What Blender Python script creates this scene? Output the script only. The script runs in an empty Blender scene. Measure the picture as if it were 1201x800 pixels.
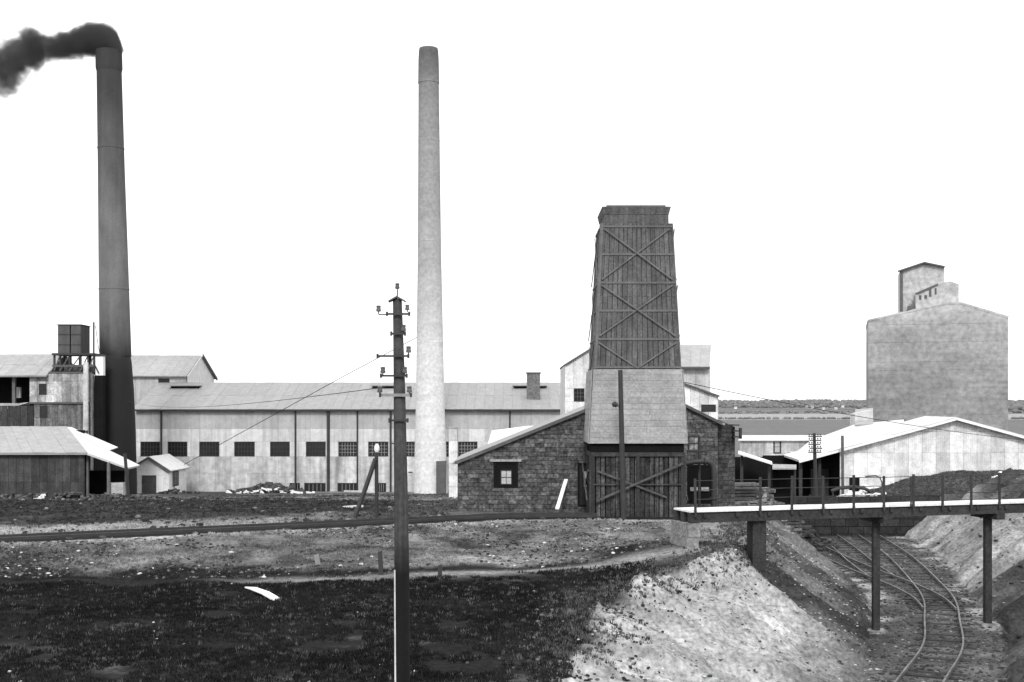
import bpy, bmesh, math, random
import numpy as np
from mathutils import Vector

random.seed(7)
rng = np.random.default_rng(7)
SC = bpy.context.scene
COL = SC.collection
R = math.radians

# ------------------------------------------------------------------ camera
F, CX, CY, CZ = 1400.0, 600.5, 478.0, 12.0
cam_data = bpy.data.cameras.new("camera")
cam = bpy.data.objects.new("camera", cam_data)
COL.objects.link(cam)
cam.location = (0, 0, CZ)
cam.rotation_euler = (R(90), 0, 0)
cam_data.sensor_width = 36
cam_data.lens = 36 * F / 1201
cam_data.shift_y = (CY - 400) / 1201
cam_data.clip_end = 30000
SC.camera = cam

# ------------------------------------------------------------------ world, sun, exposure
SUN_EL, SUN_AZ = 38, 181          # azimuth clockwise from +Y: behind the camera
world = bpy.data.worlds.new("World")
SC.world = world
world.use_nodes = True
wn, wl = world.node_tree.nodes, world.node_tree.links
wn.clear()
sky = wn.new("ShaderNodeTexSky")
sky.sky_type = 'NISHITA'
sky.sun_disc = False
sky.sun_elevation = R(SUN_EL)
sky.sun_rotation = R(SUN_AZ)
sky.dust_density = 1.5
bw = wn.new("ShaderNodeRGBToBW")          # the photograph is black and white
bg = wn.new("ShaderNodeBackground")
bg.inputs[1].default_value = 0.11
wo = wn.new("ShaderNodeOutputWorld")
veil = wn.new("ShaderNodeMath"); veil.operation = 'MAXIMUM'      # an even white cloud veil over the whole sky
veil.inputs[1].default_value = 9.6
wl.new(sky.outputs[0], bw.inputs[0]); wl.new(bw.outputs[0], veil.inputs[0]); wl.new(veil.outputs[0], bg.inputs[0]); wl.new(bg.outputs[0], wo.inputs[0])
sun_data = bpy.data.lights.new("sun", 'SUN')
sun_data.energy = 1.5
sun_data.angle = R(11)
sun = bpy.data.objects.new("sun", sun_data)
COL.objects.link(sun)
_a = R(SUN_AZ)
sdir = Vector((math.sin(_a) * math.cos(R(SUN_EL)), math.cos(_a) * math.cos(R(SUN_EL)), math.sin(R(SUN_EL))))
sun.rotation_euler = sdir.to_track_quat('Z', 'Y').to_euler()
SC.view_settings.view_transform = 'Standard'
SC.view_settings.look = 'None'
SC.view_settings.exposure = 0.45
SC.view_settings.gamma = 1
SC.cycles.volume_bounces = 0
SC.cycles.max_bounces = 5


# ------------------------------------------------------------------ helpers
def W(px, py, d):
    return Vector(((px - CX) * d / F, d, CZ - (py - CY) * d / F))
def X(px, d): return (px - CX) * d / F
def Z(py, d): return CZ - (py - CY) * d / F


def tag(o, label=None, cat=None, group=None, kind=None):
    if label: o["label"] = label
    if cat: o["category"] = cat
    if group: o["group"] = group
    if kind: o["kind"] = kind
    return o


def thing(name, label, cat, loc=(0, 0, 0), group=None):
    o = bpy.data.objects.new(name, None)
    COL.objects.link(o)
    o.location = loc
    o.empty_display_size = 0.3
    return tag(o, label, cat, group)


def wloc(o):
    v = Vector((0, 0, 0))
    while o is not None:
        v += Vector(o.location)
        o = o.parent
    return v


class MB:
    """collects shapes in world coordinates; build() links them as one mesh object"""
    def __init__(s): s.v = []; s.f = []
    def poly(s, pts, vec):
        n = len(pts); b = len(s.v); vec = Vector(vec)
        s.v += [tuple(p) for p in pts] + [tuple(Vector(p) + vec) for p in pts]
        s.f.append(tuple(range(b, b + n)))
        s.f.append(tuple(range(b + 2 * n - 1, b + n - 1, -1)))
        for i in range(n):
            j = (i + 1) % n
            s.f.append((b + i, b + n + i, b + n + j, b + j))
        return s
    def box(s, x0, x1, y0, y1, z0, z1):
        return s.poly([(x0, y0, z0), (x1, y0, z0), (x1, y1, z0), (x0, y1, z0)], (0, 0, z1 - z0))
    def bar(s, a, b, w, h=None, up=(0, 0, 1)):
        a, b = Vector(a), Vector(b); h = w if h is None else h
        d = (b - a).normalized(); up = Vector(up)
        if abs(d.dot(up)) > .98: up = Vector((0, 1, 0))
        sx = d.cross(up).normalized(); sz = sx.cross(d).normalized()
        p = [a + sx * (w / 2) * i + sz * (h / 2) * j for i, j in ((-1, -1), (1, -1), (1, 1), (-1, 1))]
        return s.poly(p, b - a)
    def tube(s, pts, rad, n=8, cap=True):
        pts = [Vector(p) for p in pts]
        if not isinstance(rad, (list, tuple)): rad = [rad] * len(pts)
        b = len(s.v)
        for k, p in enumerate(pts):
            d = (pts[min(k + 1, len(pts) - 1)] - pts[max(k - 1, 0)]).normalized()
            ref = Vector((0, 1, 0)) if abs(d.y) < .9 else Vector((0, 0, 1))
            sx = d.cross(ref).normalized(); sy = sx.cross(d).normalized()
            for i in range(n):
                t = 2 * math.pi * i / n
                s.v.append(tuple(p + (sx * math.cos(t) + sy * math.sin(t)) * rad[k]))
        for k in range(len(pts) - 1):
            for i in range(n):
                j = (i + 1) % n
                s.f.append((b + k * n + i, b + k * n + j, b + (k + 1) * n + j, b + (k + 1) * n + i))
        if cap:
            s.f.append(tuple(b + i for i in range(n)))
            s.f.append(tuple(b + (len(pts) - 1) * n + i for i in reversed(range(n))))
        return s
    def build(s, name, mat, parent=None, smooth=False, bevel=0):
        off = wloc(parent) if parent else Vector((0, 0, 0))
        me = bpy.data.meshes.new(name)
        me.from_pydata([tuple(Vector(v) - off) for v in s.v], [], s.f)
        bm = bmesh.new(); bm.from_mesh(me)
        bmesh.ops.recalc_face_normals(bm, faces=bm.faces)
        bm.to_mesh(me); bm.free()
        if smooth:
            for p in me.polygons: p.use_smooth = True
            me.set_sharp_from_angle(angle=R(40))
        me.materials.append(mat)
        o = bpy.data.objects.new(name, me)
        COL.objects.link(o)
        o.parent = parent
        if bevel:
            m = o.modifiers.new("b", 'BEVEL'); m.width = bevel; m.segments = 1
        return o


_unit = {}
def unit_box(mat):
    if mat.name not in _unit:
        me = bpy.data.meshes.new("unit_piece")
        v = [(x, y, z) for z in (-.5, .5) for y in (-.5, .5) for x in (-.5, .5)]
        f = [(0, 2, 3, 1), (4, 5, 7, 6), (0, 1, 5, 4), (2, 6, 7, 3), (0, 4, 6, 2), (1, 3, 7, 5)]
        me.from_pydata(v, [], f); me.materials.append(mat)
        _unit[mat.name] = me
    return _unit[mat.name]


def piece(name, mat, c, size, parent, rot=(0, 0, 0)):
    """a small part that shares one box mesh with its like"""
    o = bpy.data.objects.new(name, unit_box(mat))
    COL.objects.link(o)
    o.parent = parent
    o.location = Vector(c) - wloc(parent)
    o.scale = size
    o.rotation_euler = rot
    return o


# ------------------------------------------------------------------ materials (all grey: the photograph is black and white)
_m = {}
def mat(name, v, var=.25, sc=(1.5, 1.5, 1.5), streak=0, ssc=(2.2, 2.2, .12), fine=.15, fsc=9, rnd=0, rough=.85,
        bump=0, bsc=8, metal=0, zramp=None, spec=.3, attr=None, wave=None):
    if name in _m: return _m[name]
    var, fine = var * 1.2, fine * 1.6
    m = bpy.data.materials.new(name); m.use_nodes = True
    nt = m.node_tree; N, L = nt.nodes, nt.links
    bs = N["Principled BSDF"]
    geo = N.new("ShaderNodeNewGeometry")
    def math_(op, a, b=None, clamp=False):
        n = N.new("ShaderNodeMath"); n.operation = op; n.use_clamp = clamp
        for i, q in enumerate((a, b)):
            if q is None: continue
            if isinstance(q, (int, float)): n.inputs[i].default_value = q
            else: L.new(q, n.inputs[i])
        return n.outputs[0]
    def noise(scale_vec, detail=3, rough_=.6):
        mp = N.new("ShaderNodeMapping"); mp.inputs["Scale"].default_value = scale_vec
        L.new(geo.outputs["Position"], mp.inputs["Vector"])
        n = N.new("ShaderNodeTexNoise"); n.inputs["Scale"].default_value = 1
        n.inputs["Detail"].default_value = detail; n.inputs["Roughness"].default_value = rough_
        L.new(mp.outputs[0], n.inputs["Vector"])
        return math_('MULTIPLY', math_('SUBTRACT', n.outputs[0], .5), 3.2)
    if attr:
        at = N.new("ShaderNodeAttribute"); at.attribute_name = attr
        base = at.outputs["Fac"]
    else:
        base = v
    fac = math_('ADD', 1.0, math_('MULTIPLY', noise(sc), var))
    if streak: fac = math_('MULTIPLY', fac, math_('ADD', 1.0, math_('MULTIPLY', noise(ssc), streak)))
    if fine: fac = math_('MULTIPLY', fac, math_('ADD', 1.0, math_('MULTIPLY', noise((fsc,) * 3, 2), fine)))
    if rnd:
        oi = N.new("ShaderNodeObjectInfo")
        fac = math_('MULTIPLY', fac, math_('ADD', 1 - rnd, math_('MULTIPLY', oi.outputs["Random"], 2 * rnd)))
    if zramp:
        sp = N.new("ShaderNodeSeparateXYZ"); L.new(geo.outputs["Position"], sp.inputs[0])
        z0, z1 = zramp[0][0], zramp[-1][0]
        mr = N.new("ShaderNodeMapRange"); mr.inputs[1].default_value = z0; mr.inputs[2].default_value = z1
        L.new(math_('ADD', sp.outputs[2], noise((.35, .35, .12), 3)), mr.inputs[0])
        cr = N.new("ShaderNodeValToRGB"); L.new(mr.outputs[0], cr.inputs[0])
        els = cr.color_ramp.elements
        for i, (z, q) in enumerate(zramp):
            p = (z - z0) / (z1 - z0)
            e = els[0] if i == 0 else els[-1] if i == len(zramp) - 1 else els.new(p)
            e.position = p
        es = sorted(els, key=lambda e: e.position)
        for e, (z, q) in zip(es, zramp): e.color = (q, q, q, 1)
        fac = math_('MULTIPLY', fac, cr.outputs[0])
    c = math_('MINIMUM', math_('MAXIMUM', math_('MULTIPLY', fac, base), .004), .86)
    L.new(c, bs.inputs["Base Color"])
    bs.inputs["Roughness"].default_value = rough
    bs.inputs["Metallic"].default_value = metal
    bs.inputs["Specular IOR Level"].default_value = spec
    hgt = None
    if bump:
        hgt = math_('MULTIPLY', noise((bsc,) * 3, 4), .3)
    if wave:                      # corrugation running along 'wave' = (axis index, periods per metre)
        w = N.new("ShaderNodeTexWave"); w.bands_direction = 'XYZ'[wave[0]]; w.inputs["Scale"].default_value = wave[1] / 3.183
        L.new(geo.outputs["Position"], w.inputs["Vector"])
        hgt = w.outputs["Fac"] if hgt is None else math_('ADD', hgt, w.outputs["Fac"])
        bump = bump or .5
    if hgt is not None:
        b = N.new("ShaderNodeBump"); b.inputs["Strength"].default_value = bump; b.inputs["Distance"].default_value = .04
        L.new(hgt, b.inputs["Height"]); L.new(b.outputs[0], bs.inputs["Normal"])
    _m[name] = m
    return m


M_ground = mat("ground", .1, attr="tone", var=.3, sc=(.9, .9, .9), fine=.4, fsc=6, streak=.3, ssc=(.25, .25, 2.5), bump=1, bsc=3.5, rough=1, spec=.05)
M_grass = mat("grass_blade", .05, attr="tone", var=.3, fine=.3, rough=.9, spec=.1)
M_stone_white = mat("chalk_stone", .55, var=.3, rnd=.2, rough=.95)
M_rubble = mat("rubble", .22, var=.7, sc=(2, 2, 2), fine=.5, fsc=6)
M_sheet = mat("galvanised_sheet", .56, var=.16, streak=.25, fine=.1, rnd=.17, rough=.7, wave=(0, 6))
M_sheet_dull = mat("weathered_sheet", .42, var=.14, streak=.16, fine=.1, rnd=.08, rough=.75, wave=(0, 6))
M_sheet_low = mat("stained_sheet", .46, var=.3, streak=.5, ssc=(1.2, 1.2, .1), fine=.15, rnd=.16, rough=.8)
M_roof_grey = mat("grey_roof_sheet", .30, var=.12, streak=.08, fine=.12, rnd=.05, rough=.7, wave=(0, 6))
M_roof_pale = mat("pale_roof_sheet", .34, var=.14, fine=.12, streak=.1, rnd=.05, rough=.7)
M_roof_white = mat("white_roof_sheet", .62, var=.08, fine=.08, rough=.7)
M_white = mat("white_paint", .8, var=.08, fine=.08, rough=.6)
M_gable = mat("pale_gable_sheet", .66, var=.25, streak=.3, ssc=(.8, .8, .1), fine=.12, rnd=.22, rough=.7, wave=(0, 6))
M_iron = mat("dark_iron", .03, var=.3, rough=.6, spec=.4)
M_iron_grey = mat("grey_iron", .09, var=.3, rough=.6)
M_rail = mat("rail_steel", .17, var=.5, sc=(.8, .8, .8), fine=.4, rough=.6, metal=.3)
M_rail_dark = mat("rusty_rail", .035, var=.3, rough=.7)
M_sleeper = mat("sleeper_timber", .045, var=.3, rnd=.4, fine=.4)
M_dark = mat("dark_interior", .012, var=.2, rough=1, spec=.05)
M_glass = mat("dark_glass", .02, var=.2, rough=.25, spec=.4)
M_glass_pale = mat("pale_glass", .42, var=.15, rough=.3, spec=.5)
M_frame = mat("dark_frame", .035, var=.2)
M_bars = mat("pale_glazing_bar", .24, var=.2)
M_board = mat("grey_board", .095, var=.3, streak=.5, ssc=(7, 7, .5), fine=.25, rnd=.2, rough=.9)
M_board_black = mat("tarred_board", .05, var=.5, streak=1.0, ssc=(5, 5, .5), fine=.5, rnd=.55, rough=.9)
M_board_dark = mat("dark_board", .04, var=.3, streak=.5, ssc=(4, 4, .3), fine=.3, rnd=.3, rough=.9)
M_skirt = mat("pale_board", .30, var=.2, streak=.18, ssc=(.5, .5, 6), fine=.2, rnd=.08, rough=.85)
M_batten = mat("timber_batten", .13, var=.3, rough=.9)
M_block = mat("stone_block", .10, var=.55, sc=(3, 3, 3), fine=.6, fsc=8, rnd=.35, rough=.95, bump=.6, bsc=10)
M_block_dark = mat("dark_stone_block", .06, var=.5, sc=(3, 3, 3), fine=.5, fsc=8, rnd=.35, rough=.95)
M_mortar = mat("mortar", .07, var=.3, rough=1)
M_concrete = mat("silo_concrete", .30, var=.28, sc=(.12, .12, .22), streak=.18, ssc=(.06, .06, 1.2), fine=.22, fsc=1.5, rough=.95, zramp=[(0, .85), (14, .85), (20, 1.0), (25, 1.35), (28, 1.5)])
M_abut = mat("pale_stone", .33, var=.3, fine=.3, rough=.95)
M_pole = mat("pole_timber", .038, var=.2, streak=.45, ssc=(14, 14, .5), fine=.25, rough=.9, zramp=[(5, .12), (8.8, .14), (9.5, 1.3), (16, 1.6)])   # lower length coloured near black to merge with the dark ground
M_ceramic = mat("insulator_ware", .09, var=.2, rough=.35, spec=.5)
M_deck = mat("deck_plank", .78, var=.08, fine=.1, rnd=.08, rough=.8)
M_girder = mat("bridge_girder", .035, var=.4, fine=.4)
M_wire = mat("wire", .03, fine=0, var=0)
M_tree = mat("far_foliage", .15, var=.3, sc=(.02, .02, .05), fine=.3, fsc=.1)
M_chim_dark = mat("sooty_steel", 1.0, var=.25, sc=(.6, .6, .35), streak=.25, ssc=(1.5, 1.5, .08), fine=.12, rough=.8,
                  zramp=[(14, .012), (17, .018), (18.5, .07), (21, .13), (27, .15), (36, .09), (42, .05), (47, .035)])
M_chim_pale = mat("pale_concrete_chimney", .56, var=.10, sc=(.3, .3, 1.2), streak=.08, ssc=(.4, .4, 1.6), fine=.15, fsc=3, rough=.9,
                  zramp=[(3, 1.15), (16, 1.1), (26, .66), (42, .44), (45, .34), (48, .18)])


# ------------------------------------------------------------------ cladding built piece by piece
def clip_poly(poly, clip):
    """Sutherland-Hodgman: poly against a convex counter-clockwise outline"""
    out = list(poly)
    n = len(clip)
    for i in range(n):
        ax, ay = clip[i]; bx, by = clip[(i + 1) % n]
        inp, out = out, []
        if not inp: return []
        def side(p): return (bx - ax) * (p[1] - ay) - (by - ay) * (p[0] - ax)
        for k in range(len(inp)):
            p, q = inp[k], inp[(k + 1) % len(inp)]
            sp, sq = side(p), side(q)
            if sp >= 0: out.append(p)
            if (sp > 0) != (sq > 0) and abs(sp - sq) > 1e-9:
                t = sp / (sp - sq)
                out.append((p[0] + t * (q[0] - p[0]), p[1] + t * (q[1] - p[1])))
    res = []
    for p in out:
        if not res or abs(p[0] - res[-1][0]) + abs(p[1] - res[-1][1]) > 1e-4: res.append(p)
    if len(res) > 2 and abs(res[0][0] - res[-1][0]) + abs(res[0][1] - res[-1][1]) < 1e-4: res.pop()
    if len(res) < 3: return []
    ar = sum(res[i][0] * res[(i + 1) % len(res)][1] - res[(i + 1) % len(res)][0] * res[i][1] for i in range(len(res))) / 2
    return res if ar > .004 else []


def split_rect(r, holes):
    rects = [r]
    for hx0, hz0, hx1, hz1 in holes:
        nxt = []
        for x0, z0, x1, z1 in rects:
            if hx1 <= x0 or hx0 >= x1 or hz1 <= z0 or hz0 >= z1:
                nxt.append((x0, z0, x1, z1)); continue
            if z0 < hz0: nxt.append((x0, z0, x1, hz0))
            if z1 > hz1: nxt.append((x0, hz1, x1, z1))
            za, zb = max(z0, hz0), min(z1, hz1)
            if x0 < hx0: nxt.append((x0, za, hx0, zb))
            if x1 > hx1: nxt.append((hx1, za, x1, zb))
        rects = nxt
    return [q for q in rects if q[2] - q[0] > .03 and q[3] - q[1] > .03]


def facade(root, O, u, n, outline, holes, cw, rows, name, m_piece, m_back, th=.05, gap=.02, stagger=False,
           jit=.0, back=.25, back_name="wall", limit=290, wob=0.0):
    """outline: convex CCW polygon in (along u, z). rows: course height or a list of z levels. A backing wall and
    its cladding pieces, each an object; pieces over the limit are joined."""
    O, u, n = Vector(O), Vector(u), Vector(n)
    def P3(a, b, off): return Vector((O.x, O.y, 0)) + u * a + Vector((0, 0, b)) + n * off
    mb = MB(); mb.poly([P3(a, b, -back) for a, b in outline], n * back)
    mb.build(back_name, m_back, root)
    a0, a1 = min(p[0] for p in outline), max(p[0] for p in outline)
    b0, b1 = min(p[1] for p in outline), max(p[1] for p in outline)
    if not isinstance(rows, list):
        k = max(1, round((b1 - b0) / rows)); rows = [b0 + (b1 - b0) * i / k for i in range(k + 1)]
    cells = []
    for r in range(len(rows) - 1):
        x = a0 - (cw * .5 if (stagger and r % 2) else 0)
        while x < a1:
            w = cw * (1 + random.uniform(-jit, jit))
            cells += split_rect((max(a0, x), rows[r], min(a1, x + w), rows[r + 1]), holes)
            x += w
    polys = []
    for x0, z0, x1, z1 in cells:
        if x1 - x0 < gap * 2 or z1 - z0 < gap * 2: continue
        p = clip_poly([(x0, z0), (x1 - gap, z0), (x1 - gap, z1 - gap), (x0, z1 - gap)], outline)
        if p: polys.append(p)
    random.shuffle(polys)
    rest = MB(); nrest = 0
    for i, p in enumerate(polys):
        t = th * (1 + random.uniform(-wob, wob)); pts = [P3(a, b, 0.001) for a, b in p]
        if i < limit:
            MB().poly(pts, n * t).build(name, m_piece, root)
        else:
            rest.poly(pts, n * t); nrest += 1
    if nrest: tag(rest.build(name + "_courses", m_piece, root), kind="stuff")


def window(root, O, u, n, rect, nx=1, ny=1, fw=.09, mf=None, mp=None, mbar=None, proud=.06, base=.012, name="window", bw=.035):
    O, u, n = Vector(O), Vector(u), Vector(n)
    a0, b0, a1, b1 = rect
    def P3(a, b, off): return Vector((O.x, O.y, 0)) + u * a + Vector((0, 0, b)) + n * off
    def rc(mb, x0, z0, x1, z1, o0, o1):
        mb.poly([P3(x0, z0, o0), P3(x1, z0, o0), P3(x1, z1, o0), P3(x0, z1, o0)], n * (o1 - o0))
    f = MB()
    rc(f, a0, b0, a0 + fw, b1, base, proud); rc(f, a1 - fw, b0, a1, b1, base, proud)
    rc(f, a0 + fw, b0, a1 - fw, b0 + fw, base, proud); rc(f, a0 + fw, b1 - fw, a1 - fw, b1, base, proud)
    fo = f.build(name, mf or M_frame, root)
    p = MB(); rc(p, a0 + fw, b0 + fw, a1 - fw, b1 - fw, base - .004, base + .008); p.build("pane", mp or M_glass, fo)
    if nx > 1 or ny > 1:
        g = MB(); w, h = a1 - a0 - 2 * fw, b1 - b0 - 2 * fw
        for i in range(1, nx): rc(g, a0 + fw + w * i / nx - bw / 2, b0 + fw, a0 + fw + w * i / nx + bw / 2, b1 - fw, base + .01, base + .03)
        for j in range(1, ny): rc(g, a0 + fw, b0 + fw + h * j / ny - bw / 2, a1 - fw, b0 + fw + h * j / ny + bw / 2, base + .011, base + .036)
        g.build("glazing_bar", mbar or mf or M_frame, fo)
    return fo


def slab(root, pts, th, name, m, down=True):
    pts = [Vector(p) for p in pts]
    nn = (pts[1] - pts[0]).cross(pts[2] - pts[0]).normalized()
    if nn.z < 0: nn = -nn
    return MB().poly(pts, nn * -th).build(name, m, root)


def roof_sheets(root, p00, p10, p11, p01, nu, nv, m, name="roof_sheet", th=.04, under=.1, mu=None):
    """p00-p10 the eave, p01-p11 the ridge: a deck with overlapping sheets laid on it, each an object"""
    P = [Vector(q) for q in (p00, p10, p11, p01)]
    nn = (P[1] - P[0]).cross(P[3] - P[0]).normalized()
    if nn.z < 0: nn = -nn
    MB().poly(P, nn * -under).build("roof", mu or m, root)
    def at(s, t): return P[0] * (1 - s) * (1 - t) + P[1] * s * (1 - t) + P[2] * s * t + P[3] * (1 - s) * t
    for i in range(nu):
        for j in range(nv):
            a, b, c, d = at(i / nu, j / nv), at((i + .985) / nu, j / nv), at((i + .985) / nu, (j + .99) / nv), at(i / nu, (j + .99) / nv)
            o = nn * random.uniform(.003, .03)
            MB().poly([a + o, b + o, c + o, d + o], nn * th).build(name, m, root)


def oriented(ax):
    return {'front': (Vector((1, 0, 0)), Vector((0, -1, 0))), 'right': (Vector((0, 1, 0)), Vector((1, 0, 0))),
            'left': (Vector((0, 1, 0)), Vector((-1, 0, 0)))}[ax]

UF, NF = oriented('front')


# ------------------------------------------------------------------ the ground
def lattice(seed, n=256):
    return np.random.default_rng(seed).random((n, n))
_LAT = [lattice(i) for i in range(6)]
def vnoise(x, y, k=0):
    g = _LAT[k % 6]; n = g.shape[0]
    xi = np.floor(x).astype(int); yi = np.floor(y).astype(int)
    fx = x - xi; fy = y - yi
    fx = fx * fx * (3 - 2 * fx); fy = fy * fy * (3 - 2 * fy)
    a = g[xi % n, yi % n]; b = g[(xi + 1) % n, yi % n]; c = g[xi % n, (yi + 1) % n]; d = g[(xi + 1) % n, (yi + 1) % n]
    return (a * (1 - fx) + b * fx) * (1 - fy) + (c * (1 - fx) + d * fx) * fy - .5
def fbm(x, y, o=4, k=0):
    s = 0; a = 1; t = 0
    for i in range(o):
        s = s + a * vnoise(x * 2 ** i + 13.7 * i, y * 2 ** i + 7.3 * i, k + i); t += a; a *= .55
    return s / t * 2
def sstep(a, b, x):
    t = np.clip((x - a) / (b - a), 0, 1); return t * t * (3 - 2 * t)

FLOOR = 9.35
YK = [-60, 20, 27, 33, 39, 43, 46, 52, 60, 66, 75, 86]
CRL = [-3, -1, 1.0, 1.8, 2.6, 5.2, 8.3, 9.9, 11.8, 13.4, 15.8, 17.0]
TOL = [4, 5, 7.2, 9.3, 11.7, 12.8, 13.7, 15.6, 17.9, 18.2, 18.4, 18.6]
TOR = [10, 10, 11.5, 13.5, 16.2, 17.7, 19.0, 21.2, 23.1, 24.5, 27, 28.5]
def crest_l(y): return np.interp(y, YK, CRL)
def toe_l(y): return np.interp(y, YK, TOL)
def toe_r(y): return np.interp(y, YK, TOR)
def track_d(x): return np.clip(59.6 + .505 * np.minimum(x, 0), 44.5, 60)
def path_d(x): return 42 + .30 * np.clip(x + 7.5, 0, 14)

def drop(x, y, detail=True):
    far = np.interp(y, [50, 62, 75, 90, 122, 132, 150, 400, 900, 1500, 2200, 3200, 6000],
                    [5.45, 5.5, 6.05, 6.95, 8.8, 9.33, 9.6, 10.0, 9.8, 9.2, 4, -12, -16])
    td, foot = track_d(x), path_d(x) + 1.2
    t = np.clip((td - 1.6 - y) / np.maximum(td - 1.6 - foot, 1), 0, 1)
    near = 5.45 + (6.15 - 5.45) * (t ** .8)
    near = near + .15 * sstep(0, 8, foot - 4 - y)
    d = np.where(y > td, far, near)
    d = d - .78 * np.exp(-((x - 6.8) / 3.0) ** 2 - ((y - 46.8) / 3.6) ** 2)
    d = np.where(y > 1200, d + (fbm(x / 900, y / 900, 3, 2)) * np.clip((y - 1200) / 2000, 0, 1) * 7, d)
    # right-hand ground beyond the cutting stands higher
    dr = np.interp(y, [0, 40, 60, 90, 94, 97, 100], [6, 5, 4.4, 4.75, 5.1, 6.2, 7.4])
    cr = toe_r(y) + 7.5
    end = 1 - sstep(86.6, 87.3, y)
    d0 = d
    rightness = sstep(0, 1, (x - 29) / 4) * (y < 100.0)
    # mound in front of the gabled shed
    mound = np.interp(x, [27, 29.5, 32, 36, 60], [7.4, 6.4, 5.6, 5.15, 4.8])
    d = np.where((y >= 87) & (y < 101) & (x > 27), np.minimum(d0, mound + 2.6 * sstep(95.5, 99.5, y) + .6 * (1 - sstep(88, 93, y))), d)
    # the cutting
    cl, tl, tr = crest_l(y), toe_l(y), toe_r(y)
    tL = np.clip((x - cl) / np.maximum(tl - cl, .5), 0, 1)
    tR = np.clip((cr - x) / np.maximum(cr - tr, .5), 0, 1)
    dl = d0 + (FLOOR - d0) * (tL * .85 + .15 * tL * tL * (3 - 2 * tL))
    drr = dr + (FLOOR - dr) * tR
    cut = np.where(x < (tl + tr) / 2, dl, drr)
    d = np.where(y < 87.3, d0 * (1 - end) + cut * end, d)
    if detail:
        slope = (((tL > .02) & (tL < .98) & (x < (tl + tr) / 2)) | ((tR > 0) & (tR < .98) & (x >= (tl + tr) / 2))) & (y < 87)
        natural = np.where(y < 135, 1.0, .3)
        fl = (tL >= .98) & (tR >= .98)
        amp = np.where(slope, .9, .26) * natural
        amp = np.where(fl & (y < 87), .04, amp)
        amp = np.where(np.abs(y - td) < 1.6, .03, amp)
        q = np.where(x < (tl + tr) / 2, fbm(y / 1.1 + x * .30, x / 5.0 - y * .05, 4, 1), fbm(y / 1.3 - x * .35, x / 5.0, 4, 1))
        d = d + amp * (.55 * fbm(x / 2.2, y / 2.2, 4, 3) + np.where(slope, 1.0, 0) * q)
    return d
def gz(x, y, detail=True):
    return float(CZ - drop(np.array([float(x)]), np.array([float(y)]), detail)[0])

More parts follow.
